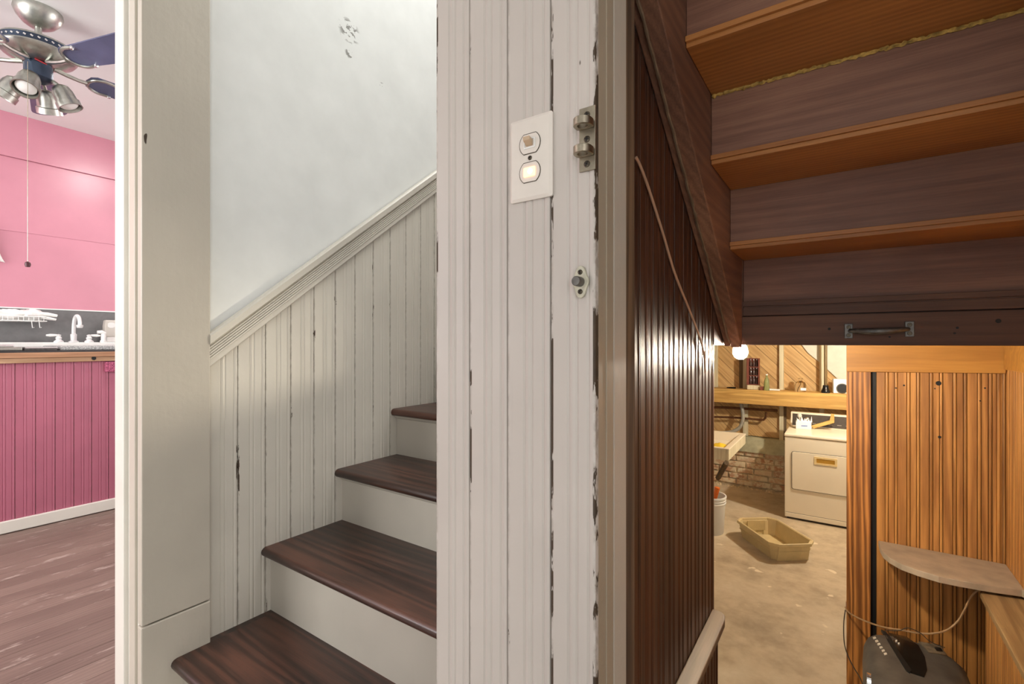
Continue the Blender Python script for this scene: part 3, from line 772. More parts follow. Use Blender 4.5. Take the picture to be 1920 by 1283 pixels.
# paper shredder: front towards -X, slot along Y
sd = thing('paper_shredder', 'dusty charcoal paper shredder standing under the corner shelf', 'shredder', (.23, 2.32, -.70))
def section(s):   # s in 0..1 along Y, profile x,z ; ends pulled down
    e = min(s, 1-s)*2
    drop = .022*(1-min(1, e/.3))**2
    inx = .016*(1-min(1, e/.35))**2
    return [(.062+inx, -.46), (.060+inx, -.33), (.064+inx, -.268), (.076+inx, -.236-drop*.6), (.100+inx, -.214-drop), (.145, -.203-drop), (.195, -.199-drop), (.25, -.201-drop), (.30, -.208-drop*.9), (.345-inx, -.224-drop*.8), (.378-inx, -.252-drop*.5), (.395-inx, -.31), (.398-inx, -.46)]
m_ = MB(); ny = 14; sec = []
for k in range(ny+1): sec.append([(x, 2.10+.44*k/ny, z) for x, z in section(k/ny)])
vs = [p for q in sec for p in q]; n = len(sec[0])
fs = [(k*n+i, k*n+i+1, (k+1)*n+i+1, (k+1)*n+i) for k in range(ny) for i in range(n-1)]+[tuple(range(n)), tuple(range(ny*n, ny*n+n))[::-1]]+[(k*n, (k+1)*n, (k+1)*n+n-1, k*n+n-1) for k in range(ny)]
o = m_.add(vs, fs).build('head', M['charcoal'], None, smooth=True, angle=40); world_child(o, sd)
o = boxo('bin', M['charcoal'], None, .072, .385, 2.115, 2.525, -.70, -.461, .012); world_child(o, sd)
def shz(x, y):
    s_ = (y-2.10)/.44; P = section(max(0, min(1, s_)))
    for (a, za), (b, zb) in zip(P[3:10], P[4:11]):
        if a <= x <= b: return za+(zb-za)*(x-a)/(b-a)
    return P[6][1]
def patch(pxs, name, mat, lift=.0015, parent=sd):
    pts = []
    for i in range(len(pxs)):
        for t in (0, .25, .5, .75):
            a, b = pxs[i], pxs[(i+1) % len(pxs)]; q = (a[0]+(b[0]-a[0])*t, a[1]+(b[1]-a[1])*t)
            z = -.21
            for _ in range(8):
                p = onZ(*q, z); z = shz(p.x, p.y)
            pts.append(Vector((p.x, p.y, 0)))
    n = len(pts); c = sum(pts, Vector())/n; vs = []; fs = []
    for k, sc in enumerate((1, .75, .5, .25)):
        for p in pts: q = c+(p-c)*sc; vs.append((q.x, q.y, shz(q.x, q.y)+lift))
    vs.append((c.x, c.y, shz(c.x, c.y)+lift))
    vs += [(p.x, p.y, shz(p.x, p.y)-.004) for p in pts]
    for k in range(3): fs += [(k*n+i, k*n+(i+1) % n, (k+1)*n+(i+1) % n, (k+1)*n+i) for i in range(n)]
    fs += [(3*n+i, 3*n+(i+1) % n, 4*n) for i in range(n)]+[(i, 4*n+1+i, 4*n+1+(i+1) % n, (i+1) % n) for i in range(n)]
    o = MB().add(vs, fs).build(name, mat, None, origin=c, smooth=True, angle=40); world_child(o, parent); return o
patch([(1666, 1188), (1700, 1196), (1722, 1212), (1734, 1234), (1738, 1258), (1733, 1271), (1708, 1263)], 'glossy_lid', M['gloss_black'], .004)
patch([(1652, 1183), (1659, 1186), (1709, 1259), (1706, 1264), (1699, 1259)], 'paper_slot', M['black'], .0055)
patch([(1722, 1204), (1762, 1211), (1776, 1230), (1742, 1225)], 'label_plate', plain('grey_label', (122, 108, 88), .6, var=.2, scale=60), .003)
patch([(1752, 1216), (1764, 1218), (1768, 1224), (1756, 1222)], 'button', M['black'], .006)
for k in range(6):
    a = (1639+k*4.1, 1197+k*6.0)
    patch([(a[0]-2.6, a[1]-.6), (a[0]+2.2, a[1]-2.0), (a[0]+4.2, a[1]+1.4), (a[0]-.8, a[1]+2.9)], 'printed_mark', M['print'], .003)
for a in ((1680, 1205), (1685, 1210)):
    patch([(a[0]-1.8, a[1]-1.5), (a[0]+1.6, a[1]-1.8), (a[0]+2.2, a[1]+1.6), (a[0]-1.2, a[1]+2)], 'printed_mark', M['print'], .007)
# ring on the front
c = onX(1630, 1280, .060)
o = MB().ring([(c.y+.020*math.cos(a), c.z+.026*math.sin(a)) for a in [2*math.pi*k/28 for k in range(28)]], [(c.y+.016*math.cos(a), c.z+.022*math.sin(a)) for a in [2*math.pi*k/28 for k in range(28)]], 'X', .054, .064).build('ring_trim', M['chrome'], None); world_child(o, sd)
o = MB().prism([(c.y+.016*math.cos(a), c.z+.022*math.sin(a)) for a in [2*math.pi*k/28 for k in range(28)]], 'X', .057, .064).build('ring_window', M['gloss_black'], None); world_child(o, sd)
# cords
def cord(name, mat, pts, r, label):
    tag(MB().tube(smooth_path(pts, 6), r, 7).build(name, mat, None, smooth=True), label, 'cord')
cord('extension_cord', M['cord'], [onY(1585, 1139, 2.83), onY(1590, 1147, 2.80), onY(1603, 1156, 2.75), onY(1625, 1166, 2.68), onY(1655, 1176, 2.60), onY(1690, 1182, 2.56), onY(1725, 1188, 2.56), onY(1752, 1188, 2.56), onY(1775, 1182, 2.58), onY(1795, 1166, 2.60), onY(1808, 1145, 2.60), onY(1818, 1124, 2.59), onY(1830, 1110, 2.575), onZ(1846, 1103.5, .034), onZ(1880, 1104, .034), onZ(1918, 1109, .034)], .0036, 'tan extension cord draped from the post over the shredder to the ledge')
cord('power_cord', M['dark_cord'], [onY(1585, 1144, 2.824), onY(1582, 1170, 2.82), onY(1583, 1205, 2.80), onY(1590, 1230, 2.76), onY(1602, 1254, 2.70), onY(1613, 1272, 2.62), onY(1619, 1290, 2.55)], .0024, 'thin dark power cord hanging down the post edge behind the shredder')
cord('power_cord', M['dark_cord'], [onY(1660, 1182, 2.548), onY(1685, 1183, 2.548), onY(1702, 1178, 2.552), onY(1725, 1187, 2.553), onY(1745, 1204, 2.548), onY(1772, 1215, 2.545)], .0016, 'thin dark wire lying over the back of the shredder')
tag(boxo('cord_clip', M['wirepink'], None, .0035, .0068, 2.822, 2.836, onY(1585, 1146, 2.83).z, onY(1585, 1127, 2.83).z, .001), 'small pale clip holding the cord at the post edge', 'clip')

# ================================================================ BASEMENT THINGS
# wooden ledge on the back wall
lg = thing('wall_ledge_shelf', 'long yellow pine beam shelf across the basement wall', 'shelf', (-.7, 6.75, .2))
o = MB().add([(-1.75, 6.75, .205), (.3, 6.75, .213), (.3, 6.75, .402), (-1.75, 6.75, .380), (-1.75, 6.79, .205), (.3, 6.79, .213), (.3, 6.79, .402), (-1.75, 6.79, .380)],
             [(0, 1, 2, 3), (7, 6, 5, 4), (0, 4, 5, 1), (1, 5, 6, 2), (2, 6, 7, 3), (3, 7, 4, 0)]).build('beam', M['beam'], None, origin=(-1.75, 6.75, .2), bevel=.004); world_child(o, lg)
def lz(x): return .380+(x+1.75)*.0107
o = MB().add([(-1.75, 6.79, .36), (.3, 6.79, .382), (.3, 6.79, .402), (-1.75, 6.79, .380), (-1.75, 6.975, .36), (.3, 6.975, .382), (.3, 6.975, .402), (-1.75, 6.975, .380)],
             [(0, 1, 2, 3), (7, 6, 5, 4), (0, 4, 5, 1), (1, 5, 6, 2), (2, 6, 7, 3), (3, 7, 4, 0)]).build('top_board', M['beam'], None, origin=(-1.75, 6.79, .36)); world_child(o, lg)
def atledge(px, Y): p = onY(px, 730, Y); return Vector((p.x, Y, lz(p.x)+.001))
# green bottle
p = atledge(1437.5, 6.80); u = p.z
bt = thing('glass_bottle', 'slim green glass bottle standing on the beam shelf', 'bottle', p)
o = MB().lathe([(.0001, 0), (.030, 0), (.031, .01), (.031, .095), (.025, .13), (.012, .165), (.0105, .19), (.0001, .19)], 20).build('body', M['green_glass'], bt, smooth=True)
o = MB().lathe([(.012, .19), (.0125, .193), (.0125, .205), (.0001, .206)], 16).build('cap', M['white'], bt, smooth=True)
# glass jar
p = atledge(1501, 6.83)
jr = thing('glass_jar', 'squat clear glass jar with a white label on the beam shelf', 'jar', p)
MB().lathe([(.0001, 0), (.058, 0), (.06, .01), (.06, .08), (.05, .11), (.022, .128), (.020, .15), (.026, .165), (.0001, .166)], 24).build('body', M['clear_glass'], jr, smooth=True)
o = MB().prism([(.005, .020), (.062, .020), (.062, .050), (.005, .050)], 'Y', -.066, -.062).build('label', M['white'], jr)
# bottle rack
p = atledge(1414, 6.88)
rk = thing('bottle_crate', 'upright dark crate holding rows of small glass bottles', 'crate', p)
MB().box(-.075, .065, -.05, .07, 0, .055).build('base_block', M['stud'], rk, bevel=.003)
MB().box(-.085, -.060, -.03, .07, .055, .40).box(.050, .058, -.03, .07, .055, .40).box(-.06, .05, .06, .07, .055, .40).build('frame', M['redbox'], rk, bevel=.002)
for r in range(3):
    MB().box(-.06, .05, -.02, .06, .058+r*.112, .068+r*.112).build('shelf', M['redbox'], rk)
    for c_ in range(3):
        o = MB().lathe([(.0001, 0), (.016, 0), (.0165, .05), (.008, .072), (.008, .085), (.0001, .086)], 14).build('bottle', M['dark_glass'], rk, smooth=True); o.location = (-.042+c_*.036, .01, .069+r*.112)
        q = MB().lathe([(.0095, .0), (.0095, .012), (.0001, .013)], 12).build('cap', M['chrome'], o, smooth=True); q.location = (0, 0, .084)
# small things on the ledge
p = atledge(1428, 6.80); tag(MB().box(-.02, .02, -.0, .04, 0, .045).build('small_box', M['redbox'], bevel=.002), 'tiny red-brown box left of the green bottle', 'box').location = p
p = atledge(1371, 6.86); o = tag(MB().tube([(-.055, 0, .010), (-.01, 0, .011), (.055, 0, .010)], [.006, .010, .011], 10).build('screwdriver', M['gloss_black'], smooth=True), 'short dark tool lying on the beam shelf at left', 'tool'); o.location = p
p = atledge(1452, 6.82); o = tag(MB().box(-.055, .06, 0, .04, 0, .018).build('paper_packet', M['white'], bevel=.003), 'flat white packet beside the green bottle', 'packet'); o.location = p
# black pole standing on the shelf
p = atledge(1548, 6.80)
pl = thing('standing_pole', 'dark brown pole with a black rubber foot standing on the shelf', 'pole', p)
MB().lathe([(.0165, .07), (.0165, .95), (.0001, .951)], 14).build('shaft', wood('dark_pole_wood', (70, 54, 26), (118, 94, 50), axis=2), pl, smooth=True)
MB().lathe([(.0001, 0), (.046, 0), (.046, .022), (.040, .034), (.030, .06), (.028, .09), (.0001, .09)], 18).build('rubber_foot', M['gloss_black'], pl, smooth=True)
# white box with round dark opening
p = atledge(1579, 6.80)
wb = thing('vent_box', 'white square box with a round black opening at the shelf end', 'box', p, math.radians(8))
MB().box(-.085, .075, .0, .10, 0, .165).build('body', M['white'], wb, bevel=.006)
o = MB().lathe([(.055, -.03), (.058, .01), (.05, .012), (.042, -.012), (.0001, -.014)], 28, caps=False).build('round_opening', M['charcoal'], wb, smooth=True); o.rotation_euler = (H, 0, 0); o.location = (.0, -.002, .060)
q_ = MB().lathe([(.0001, 0), (.049, 0), (.047, .003), (.0001, .0035)], 28).build('opening_hole', M['black'], wb); q_.rotation_euler = (H, 0, 0); q_.location = (0, -.004, .060)
# dryer
DX0, DX1, DY0, DY1, DZ0, DZ1 = -.534, .150, 5.94, 6.62, -.9, .015
dr = thing('clothes_dryer', 'almond white clothes dryer with a dark control console', 'dryer', (-.19, 6.28, -.9), kind=None)
o = boxo('cabinet', M['enamel'], None, DX0, DX1, DY0, DY1, DZ0+.02, DZ1-.035, .006); world_child(o, dr)
o = boxo('base', M['console'], None, DX0+.02, DX1-.02, DY0+.03, DY1-.02, DZ0, DZ0+.02); world_child(o, dr)
o = boxo('top', M['enamel'], None, DX0-.004, DX1+.004, DY0-.008, DY1, DZ1-.033, DZ1, .01); world_child(o, dr)
dp = [onY(*q, 5.94) for q in ((1480, 848), (1590, 858), (1590, 930), (1480, 917))]
o = MB().prism(loc(rrect(.60, .405, .02), DX0+.065+.30, -.37), 'Y', DY0-.006, DY0).build('door_gap', M['console'], None); world_child(o, dr)
dd = MB().prism(loc(rrect(.592, .397, .02), DX0+.065+.30, -.37), 'Y', DY0-.011, DY0-.002).build('door', M['enamel'], None, bevel=.003); world_child(dd, dr)
hc = onY(1548, 866, 5.93)
o = MB().ring(loc(rrect(.20, .080, .006), hc.x, hc.z), loc(rrect(.160, .045, .004), hc.x, hc.z), 'Y', DY0-.017, DY0-.0105).build('handle_frame', plain('pale_gold_frame', (222, 196, 140), .4), None); world_child(o, dd)
o = MB().prism(loc(rrect(.160, .045, .004), hc.x, hc.z), 'Y', DY0-.013, DY0-.0108).build('handle', M['gold'], None); world_child(o, dd)
o = boxo('kick_seam', M['console'], None, DX0+.01, DX1-.01, DY0-.0012, DY0, -.8295, -.8265); world_child(o, dr)
o = boxo('kick_panel', M['enamel'], None, DX0+.008, DX1-.008, DY0-.006, DY0-.0002, -.875, -.832, .002); world_child(o, dr)
cn = MB().prism([(6.50, .015), (6.535, .175), (6.62, .175), (6.62, .015)], 'X', DX0+.01, DX1-.005).build('console', M['enamel'], None, bevel=.006); world_child(cn, dr)
o = MB().add([(DX0+.03, 6.499, .030), (DX1-.02, 6.499, .030), (DX1-.02, 6.5285, .160), (DX0+.03, 6.5285, .160), (DX0+.03, 6.51, .030), (DX1-.02, 6.51, .030), (DX1-.02, 6.54, .160), (DX0+.03, 6.54, .160)],
             [(0, 1, 2, 3), (7, 6, 5, 4), (0, 4, 5, 1), (1, 5, 6, 2), (2, 6, 7, 3), (3, 7, 4, 0)]).build('control_panel', M['console'], None); world_child(o, cn)
for kx in (-.36, .10):
    o = MB().lathe([(.030, 0), (.030, .006), (.020, .010), (.018, .028), (.0001, .030)], 20).build('knob', M['chrome'], None, smooth=True); o.rotation_euler = (H, 0, 0); o.location = (kx, 6.512, .10); world_child(o, cn)
for k in range(7):
    o = boxo('printed_mark', M['print'], None, -.47+k*.08, -.43+k*.08, 6.5065, 6.5075, .062, .066); world_child(o, cn)
# carton and wood wedge on the dryer
p = onZ(1507, 806, .015)
ctn = thing('tissue_carton', 'small white carton with blue print and a torn top on the dryer', 'carton', (p.x, p.y+.08, .0155), math.radians(4))
MB().box(-.082, .068, -.05, .05, 0, .085).build('box', M['white'], ctn, bevel=.003)
MB().prism([(-.03, .03), (.03, .032), (.03, .046), (-.03, .044)], 'Y', -.0515, -.0505).build('printed_mark', plain('blue_print', (120, 140, 196), .6), ctn)
m_ = MB()
for k in range(9):
    x = -.07+k*.016; a = random.uniform(.02, .07)
    m_.add([(x, -.045, .083), (x+.018, -.040, .083), (x+random.uniform(-.01, .02), -.045+random.uniform(0, .03), .083+a), (x+.006, .0, .083)], [(0, 1, 2), (1, 3, 2), (3, 0, 2), (0, 3, 1)])
m_.build('torn_flaps', M['towel'], ctn)
o = MB().lathe([(.008, .085), (.008, .12), (.022, .13), (.024, .15), (.014, .165), (.0001, .166)], 14, (-.045, .0, 0)).build('nozzle', M['clear_plastic'], ctn, smooth=True)
q = onZ(1530, 795, .015)
wd = MB().prism([(0, .0), (.17, .075), (.185, .15), (.215, .15), (.215, .055), (.02, -.03)], 'Y', 0, .05).build('wooden_bracket', M['beam'], None, bevel=.003)
tag(wd, 'bent pale wooden stick leaning on the dryer console', 'wood piece'); wd.location = (p.x+.068, p.y+.12, .047)
tag(MB().box(-.04, .05, -.03, .03, 0, .004).build('paper_slip', M['yellow'], bevel=.001), 'yellow paper slip on the dryer edge', 'paper').location = (.06, 6.02, .0165)
# storage tray
tr = thing('storage_tray', 'khaki plastic tote tray lying empty on the concrete floor', 'tray', (-.545, 5.04, -.9), math.radians(-51.5))
TL, TW, TH_ = .63, .40, .155
def tl(l, w, ch): return [(-l/2+ch, -w/2), (l/2-ch, -w/2), (l/2, -w/2+ch), (l/2, w/2-ch), (l/2-ch, w/2), (-l/2+ch, w/2), (-l/2, w/2-ch), (-l/2, -w/2+ch)]
lo_, hi_ = tl(TL-.07, TW-.07, .05), tl(TL-.012, TW-.012, .06)
li, hi2 = tl(TL-.085, TW-.085, .05), tl(TL-.03, TW-.03, .06)
n = 8
vs = [(x, y, 0) for x, y in lo_]+[(x, y, TH_) for x, y in hi_]+[(x, y, TH_) for x, y in hi2]+[(x, y, .008) for x, y in li]
fs = [tuple(range(8))[::-1]]+[(i, (i+1) % 8, 8+(i+1) % 8, 8+i) for i in range(8)]+[(8+i, 8+(i+1) % 8, 16+(i+1) % 8, 16+i) for i in range(8)]+[(16+i, 16+(i+1) % 8, 24+(i+1) % 8, 24+i) for i in range(8)]+[tuple(range(24, 32))]
MB().add(vs, fs).build('shell', M['tan'], tr)
MB().ring(tl(TL+.012, TW+.012, .064), tl(TL-.014, TW-.014, .06), 'Z', TH_-.022, TH_+.004).build('rim', M['tan'], tr, bevel=.003)
for (sx, wx) in ((1, 1), (-1, 1)):
    for yy in (-.105, .105):
        m_ = MB(); xo = sx*(TL/2-.022)
        m_.add([(xo-sx*.012, yy-.035, .0), (xo-sx*.012, yy+.035, .0), (xo+sx*.014, yy+.035, TH_-.02), (xo+sx*.014, yy-.035, TH_-.02), (xo-sx*.03, yy-.035, .0), (xo-sx*.03, yy+.035, .0), (xo-sx*.004, yy+.035, TH_-.02), (xo-sx*.004, yy-.035, TH_-.02)],
               [(0, 1, 2, 3), (7, 6, 5, 4), (0, 4, 5, 1), (1, 5, 6, 2), (2, 6, 7, 3), (3, 7, 4, 0)])
        m_.build('rib', M['tan'], tr, bevel=.002)
MB().box(-TL/2+.034, -TL/2+.045, -.09, .09, .05, .145).build('inner_grip', M['tan'], tr, bevel=.002)
MB().ring(tl(TL-.024, TW-.024, .058), tl(TL-.05, TW-.05, .055), 'Z', .082, .088).build('moulded_line', M['tan'], tr)
# bucket
bc = onZ(1331, 996, -.9)
bu = thing('plastic_bucket', 'cloudy white plastic bucket on the concrete floor', 'bucket', bc)
MB().lathe([(.0001, 0), (.125, 0), (.128, .01), (.147, .36), (.142, .36), (.122, .014), (.0001, .012)], 32, caps=False).build('body', M['clear_plastic'], bu, smooth=True)
MB().lathe([(.146, .352), (.154, .354), (.154, .37), (.143, .37), (.143, .352)], 32, caps=False).build('rim', M['white'], bu, smooth=True)
for z in (.30, .325): MB().lathe([(.1440, z), (.1505, z), (.1505, z+.008), (.1440, z+.008)], 32, caps=False).build('hoop', M['white'], bu, smooth=True)
o = tag(MB().tube([(0, 0, 0), (.02, .02, .2), (.06, .0, .36), (.075, .0, .44)], [.016, .016, .02, .026], 10).build('brush_handle', M['orange'], smooth=True), 'orange handle sticking out of the bucket', 'brush'); o.location = bc+Vector((.0, -.02, .016))
# utility sink
sk = thing('utility_sink', 'white laundry sink in a rough wooden frame', 'sink', (-1.25, 5.55, -.9))
X0, X1, Y0, Y1, ZS = -1.75, -.930, 5.06, 6.03, -.05
def sbox(n_, m_, *a, b=.003): o = boxo(n_, m_, None, *a, b); world_child(o, sk); return o
sbox('frame_board', M['stud'], X1-.022, X1, Y0, Y1, ZS-.11, ZS-.004)
sbox('frame_board', M['stud'], X0, X1-.0225, Y0, Y0+.022, ZS-.11, ZS-.004)
sbox('frame_board', M['stud'], X0, X1-.0225, Y1-.022, Y1, ZS-.11, ZS-.004)
m_ = MB()
ou = [(X0, Y0-.004), (X1+.004, Y0-.004), (X1+.004, Y1), (X0, Y1)]; inn = [(X0+.05, Y0+.05), (X1-.05, Y0+.05), (X1-.05, Y1-.06), (X0+.05, Y1-.06)]; bo = [(X0+.09, Y0+.09), (X1-.09, Y0+.09), (X1-.09, Y1-.1), (X0+.09, Y1-.1)]
vs = [(x, y, ZS-.004) for x, y in ou]+[(x, y, ZS+.006) for x, y in ou]+[(x, y, ZS+.006) for x, y in inn]+[(x, y, ZS-.085) for x, y in bo]
fs = [(i, (i+1) % 4, 4+(i+1) % 4, 4+i) for i in range(4)]+[(4+i, 4+(i+1) % 4, 8+(i+1) % 4, 8+i) for i in range(4)]+[(8+i, 8+(i+1) % 4, 12+(i+1) % 4, 12+i) for i in range(4)]+[(12, 13, 14, 15)]
o = m_.add(vs, fs).build('basin', M['enamel'], None, bevel=.006); world_child(o, sk)
sbox('leg', M['oldstud'], -1.42, -1.36, 5.9, 5.96, -.9, ZS-.11); sbox('leg', M['oldstud'], -1.74, -1.68, 5.1, 5.16, -.9, ZS-.11); sbox('leg', M['oldstud'], -1.74, -1.68, 5.9, 5.96, -.9, ZS-.11); sbox('leg', M['oldstud'], -1.60, -1.54, 5.1, 5.16, -.9, ZS-.11)
o = MB().tube([onY(1346, 897, 6.2), onY(1362, 868, 5.8)], .03, 6).build('brace', M['oldstud'], None); world_child(o, sk)
o = MB().lathe([(.0001, 0), (.03, .0), (.03, .004), (.0001, .005)], 16).build('drain', M['galv'], None); o.location = (-1.12, 5.45, ZS-.0845); world_child(o, sk)
c = onZ(1349, 836, -.1)
m_ = MB(); vs = []; fs = []; g = 12
for i in range(g+1):
    for j in range(g+1):
        u_, v_ = i/g-.5, j/g-.5; rr = math.hypot(u_, v_)
        vs.append((u_*.24, v_*.24, max(.001, .06*math.cos(rr*3.0)+.02*mnoise.noise((u_*9, v_*9, 3)))))
for i in range(g):
    for j in range(g): a = i*(g+1)+j; fs.append((a, a+g+1, a+g+2, a+1))
o = tag(m_.add(vs, fs).build('cleaning_cloth', M['yellow'], smooth=True, angle=80), 'crumpled yellow cloth in the laundry sink', 'cloth'); o.location = (c.x, c.y, ZS-.083)
sol = o.modifiers.new('thick', 'SOLIDIFY'); sol.thickness = .004
# pipes under the shelf
def pipe(name, mat, pts, r, label, cat='pipe'):
    tag(MB().tube(smooth_path([Vector(p) for p in pts], 6), r, 10).build(name, mat, None, smooth=True), label, cat)
pipe('drain_hose', M['conduit'], [onY(1388, 752, 6.9), onY(1392, 768, 6.88), onY(1393, 786, 6.84), onY(1388, 800, 6.75), onY(1378, 808, 6.6), onY(1368, 811, 6.45), onY(1352, 812, 6.3)], .022, 'grey hose curving down behind the laundry sink')
pipe('copper_pipe', M['copper'], [onY(1338, 782, 6.94), onY(1370, 783, 6.94), onY(1400, 785, 6.94), onY(1428, 787.5, 6.94), onY(1433, 786, 6.94), onY(1436, 781, 6.94), onY(1436, 773, 6.94)], .013, 'brown copper pipe with an upward elbow under the beam shelf')
pipe('copper_pipe', M['copper'], [onY(1338, 764, 6.95), onY(1372, 765, 6.95), onY(1420, 768, 6.95), onY(1458, 770, 6.95)], .016, 'straight brown pipe just below the beam shelf')
# ================================================================ BASEMENT STEPS (below the frame)
bs = thing('staircase', 'brown wooden steps going down to the basement', 'staircase', (.1, .9, -.9))
for k in range(4):
    o = boxo('tread', M['tread'], None, -.30, .428, .70+k*.24, .97+k*.24, -.18*(k+1)-.03, -.18*(k+1), .004); world_child(o, bs)
    o = boxo('riser', M['header'], None, -.30, .428, .705+k*.24, .72+k*.24, -.18*(k+1), -.18*k-.06 if k == 0 else -.18*k-.031); world_child(o, bs)

# ================================================================ KITCHEN THINGS
bc_ = thing('base_cabinet', 'rose painted beadboard sink cabinet with a white skirting', 'cabinet', (-3.9, .8, 0))
o = boxo('body', M['pink_dark'], None, -4.19, -3.607, -2.3, 2.9, .0, .886); world_child(o, bc_)
y = -.35
while y < 2.2:
    o = bead(M['pink_dark'], None, -3.60, y, H, BW, .066, .888); world_child(o, bc_); y += BW
o = boxo('skirting', M['white_trim'], None, -3.606, -3.585, -2.3, 2.9, .004, .066, .004); world_child(o, bc_)
ctp = thing('countertop', 'dark countertop edged with two wooden strips', 'countertop', (-3.9, .8, .886))
o = boxo('slab', plain('dark_laminate', (52, 54, 54), .3, var=.1), None, -4.19, -3.595, -2.3, 2.9, .922, .953, .003); world_child(o, ctp)
o = boxo('edge_strip', wood('tan_edge_wood', (150, 108, 78), (190, 146, 112), axis=1, freq=18), None, -3.595, -3.575, -2.3, 2.9, .915, .943, .002); world_child(o, ctp)
o = boxo('lower_strip', M['counter_wood'], None, -3.60, -3.580, -2.3, 2.9, .888, .914, .002); world_child(o, ctp)
c = onX(176, 672, -3.58)
o = MB().lathe([(.0001, 0), (.011, 0), (.010, .003), (.0001, .003)], 16).build('cabinet_knob', M['black'], None); o.rotation_euler = (0, H, 0); o.location = (-3.5805, c.y, c.z); world_child(o, ctp)
a = onX(197, 679, -3.59); b = onX(219, 697, -3.59)
tag(boxo('cloth_pocket', M['pocket'], None, -3.599, -3.580, a.y, b.y+.06, b.z, a.z, .004), 'speckled rose cloth pad under the counter edge', 'pad')
# sink
SY = onX(107, 655, -3.65).y+.014
sk2 = thing('kitchen_sink', 'speckled grey drop-in kitchen sink with a pale raised back deck', 'sink', (-3.9, 1.0, .953))
o = MB().ring([(-4.03, SY), (-3.66, SY), (-3.66, 1.9), (-4.03, 1.9)], [(-3.99, SY+.06), (-3.70, SY+.06), (-3.70, 1.8), (-3.99, 1.8)], 'Z', .9535, .978).build('rim', M['speckle'], None, bevel=.006); world_child(o, sk2)
o = boxo('bowl', M['speckle'], None, -3.99, -3.70, SY+.06, 1.8, .9535, .956); world_child(o, sk2)
o = boxo('back_deck', M['white'], None, -4.17, -4.035, .30, 1.9, .9535, .998, .004); world_child(o, sk2)
# faucet
DK = .9985
fa = thing('kitchen_faucet', 'white gooseneck kitchen faucet with two lever handles', 'faucet', (-4.06, .93, DK))
g = [onX(138, 640, -4.06), onX(138, 622, -4.06), onX(139, 605, -4.05), onX(141, 596, -4.04), onX(144.5, 592.5, -4.02), onX(148, 596, -4.0), onX(149.5, 604, -3.99), onX(149.5, 611, -3.985)]
g[0].z = DK+.005
o = MB().tube(smooth_path(g, 5), .0105, 12).build('spout', M['satin'], None, smooth=True); world_child(o, fa)
o = MB().lathe([(.013, 0), (.017, .006), (.018, .018), (.012, .02)], 18).build('spout_tip', M['satin'], None, smooth=True); o.location = g[-1]-Vector((0, 0, .014)); world_child(o, fa)
o = MB().lathe([(.026, 0), (.026, .004), (.015, .012), (.0165, .05), (.0105, .056)], 20).build('spout_base', M['satin'], None, smooth=True); o.location = (g[0].x, g[0].y, DK); world_child(o, fa)
for px, sg in ((110, -1), (167, 1)):
    c = onX(px, 640, -4.06); c.z = DK
    o = MB().lathe([(.024, 0), (.024, .006), (.013, .016), (.016, .028), (.010, .036), (.013, .046), (.0001, .052)], 18).build('handle_base', M['satin'], None, smooth=True); o.location = c; world_child(o, fa)
    l = MB().tube([c+Vector((0, 0, .043)), c+Vector((0, sg*.015, .044)), c+Vector((0, sg*.04, .043)), c+Vector((0, sg*.058, .043))], [.006, .007, .009, .005], 10).build('lever', M['white'], None, smooth=True); world_child(l, fa)
c = onX(194, 640, -4.06); c.z = DK
sp_ = thing('sink_sprayer', 'white side sprayer standing beside the faucet', 'sprayer', c)
MB().lathe([(.019, 0), (.019, .008), (.014, .014), (.014, .05), (.012, .06), (.0001, .062)], 18).build('stem', M['white'], sp_, smooth=True)
MB().tube([(0, .008, .056), (0, -.012, .068), (0, -.032, .066)], [.013, .013, .011], 12).build('spray_head', M['white'], sp_, smooth=True)
c = onX(207, 640, -4.11); c.z = DK
sb = thing('soap_dispenser', 'pale plastic soap dispenser at the right of the sink', 'soap dispenser', c)
MB().box(-.02, .02, -.024, .024, 0, .035).build('foot', M['white'], sb, bevel=.004)
MB().prism([(-.026, .035), (.026, .035), (.036, .06), (.037, .11), (.032, .15), (-.032, .15), (-.037, .11), (-.036, .06)], 'X', -.025, .02).build('bottle', M['clear_plastic'], sb, bevel=.006)
MB().prism([(.022*math.cos(a), .115+.02*math.sin(a)) for a in [2*math.pi*k/20 for k in range(20)]], 'X', .0205, .0225).build('label', M['white'], sb)
# steel drain tray at left
dt = thing('drying_tray', 'low stainless drying tray lying on the dark counter', 'tray', (-3.75, .45, .9535))
a = onX(-40, 655, -3.65).y; b = onX(107, 655, -3.65).y; mid = onX(46, 655, -3.65).y
o = boxo('tray', M['galv'], None, -3.92, -3.65, mid, b, .9535, .966, .003); world_child(o, dt)
o = MB().ring([(-3.93, mid), (-3.64, mid), (-3.64, b), (-3.93, b)], [(-3.92, mid+.01), (-3.65, mid+.01), (-3.65, b-.01), (-3.92, b-.01)], 'Z', .966, .972).build('rim', M['chrome'], None); world_child(o, dt)
pn = thing('griddle_pan', 'stainless griddle pan lying left of the drying tray', 'pan', (-3.75, .3, .9535))
o = boxo('base', M['brushed'], None, -3.95, -3.64, a, mid-.01, .9535, .972, .004); world_child(o, pn)
o = boxo('lid', M['chrome'], None, -3.95, -3.70, a, mid-.03, .9725, .984, .004); world_child(o, pn)
o = MB().lathe([(.012, 0), (.012, .02), (.02, .022), (.02, .034), (.0001, .036)], 14).build('knob', M['gloss_black'], None, smooth=True); o.location = (-3.83, mid-.12, .984); world_child(o, pn)
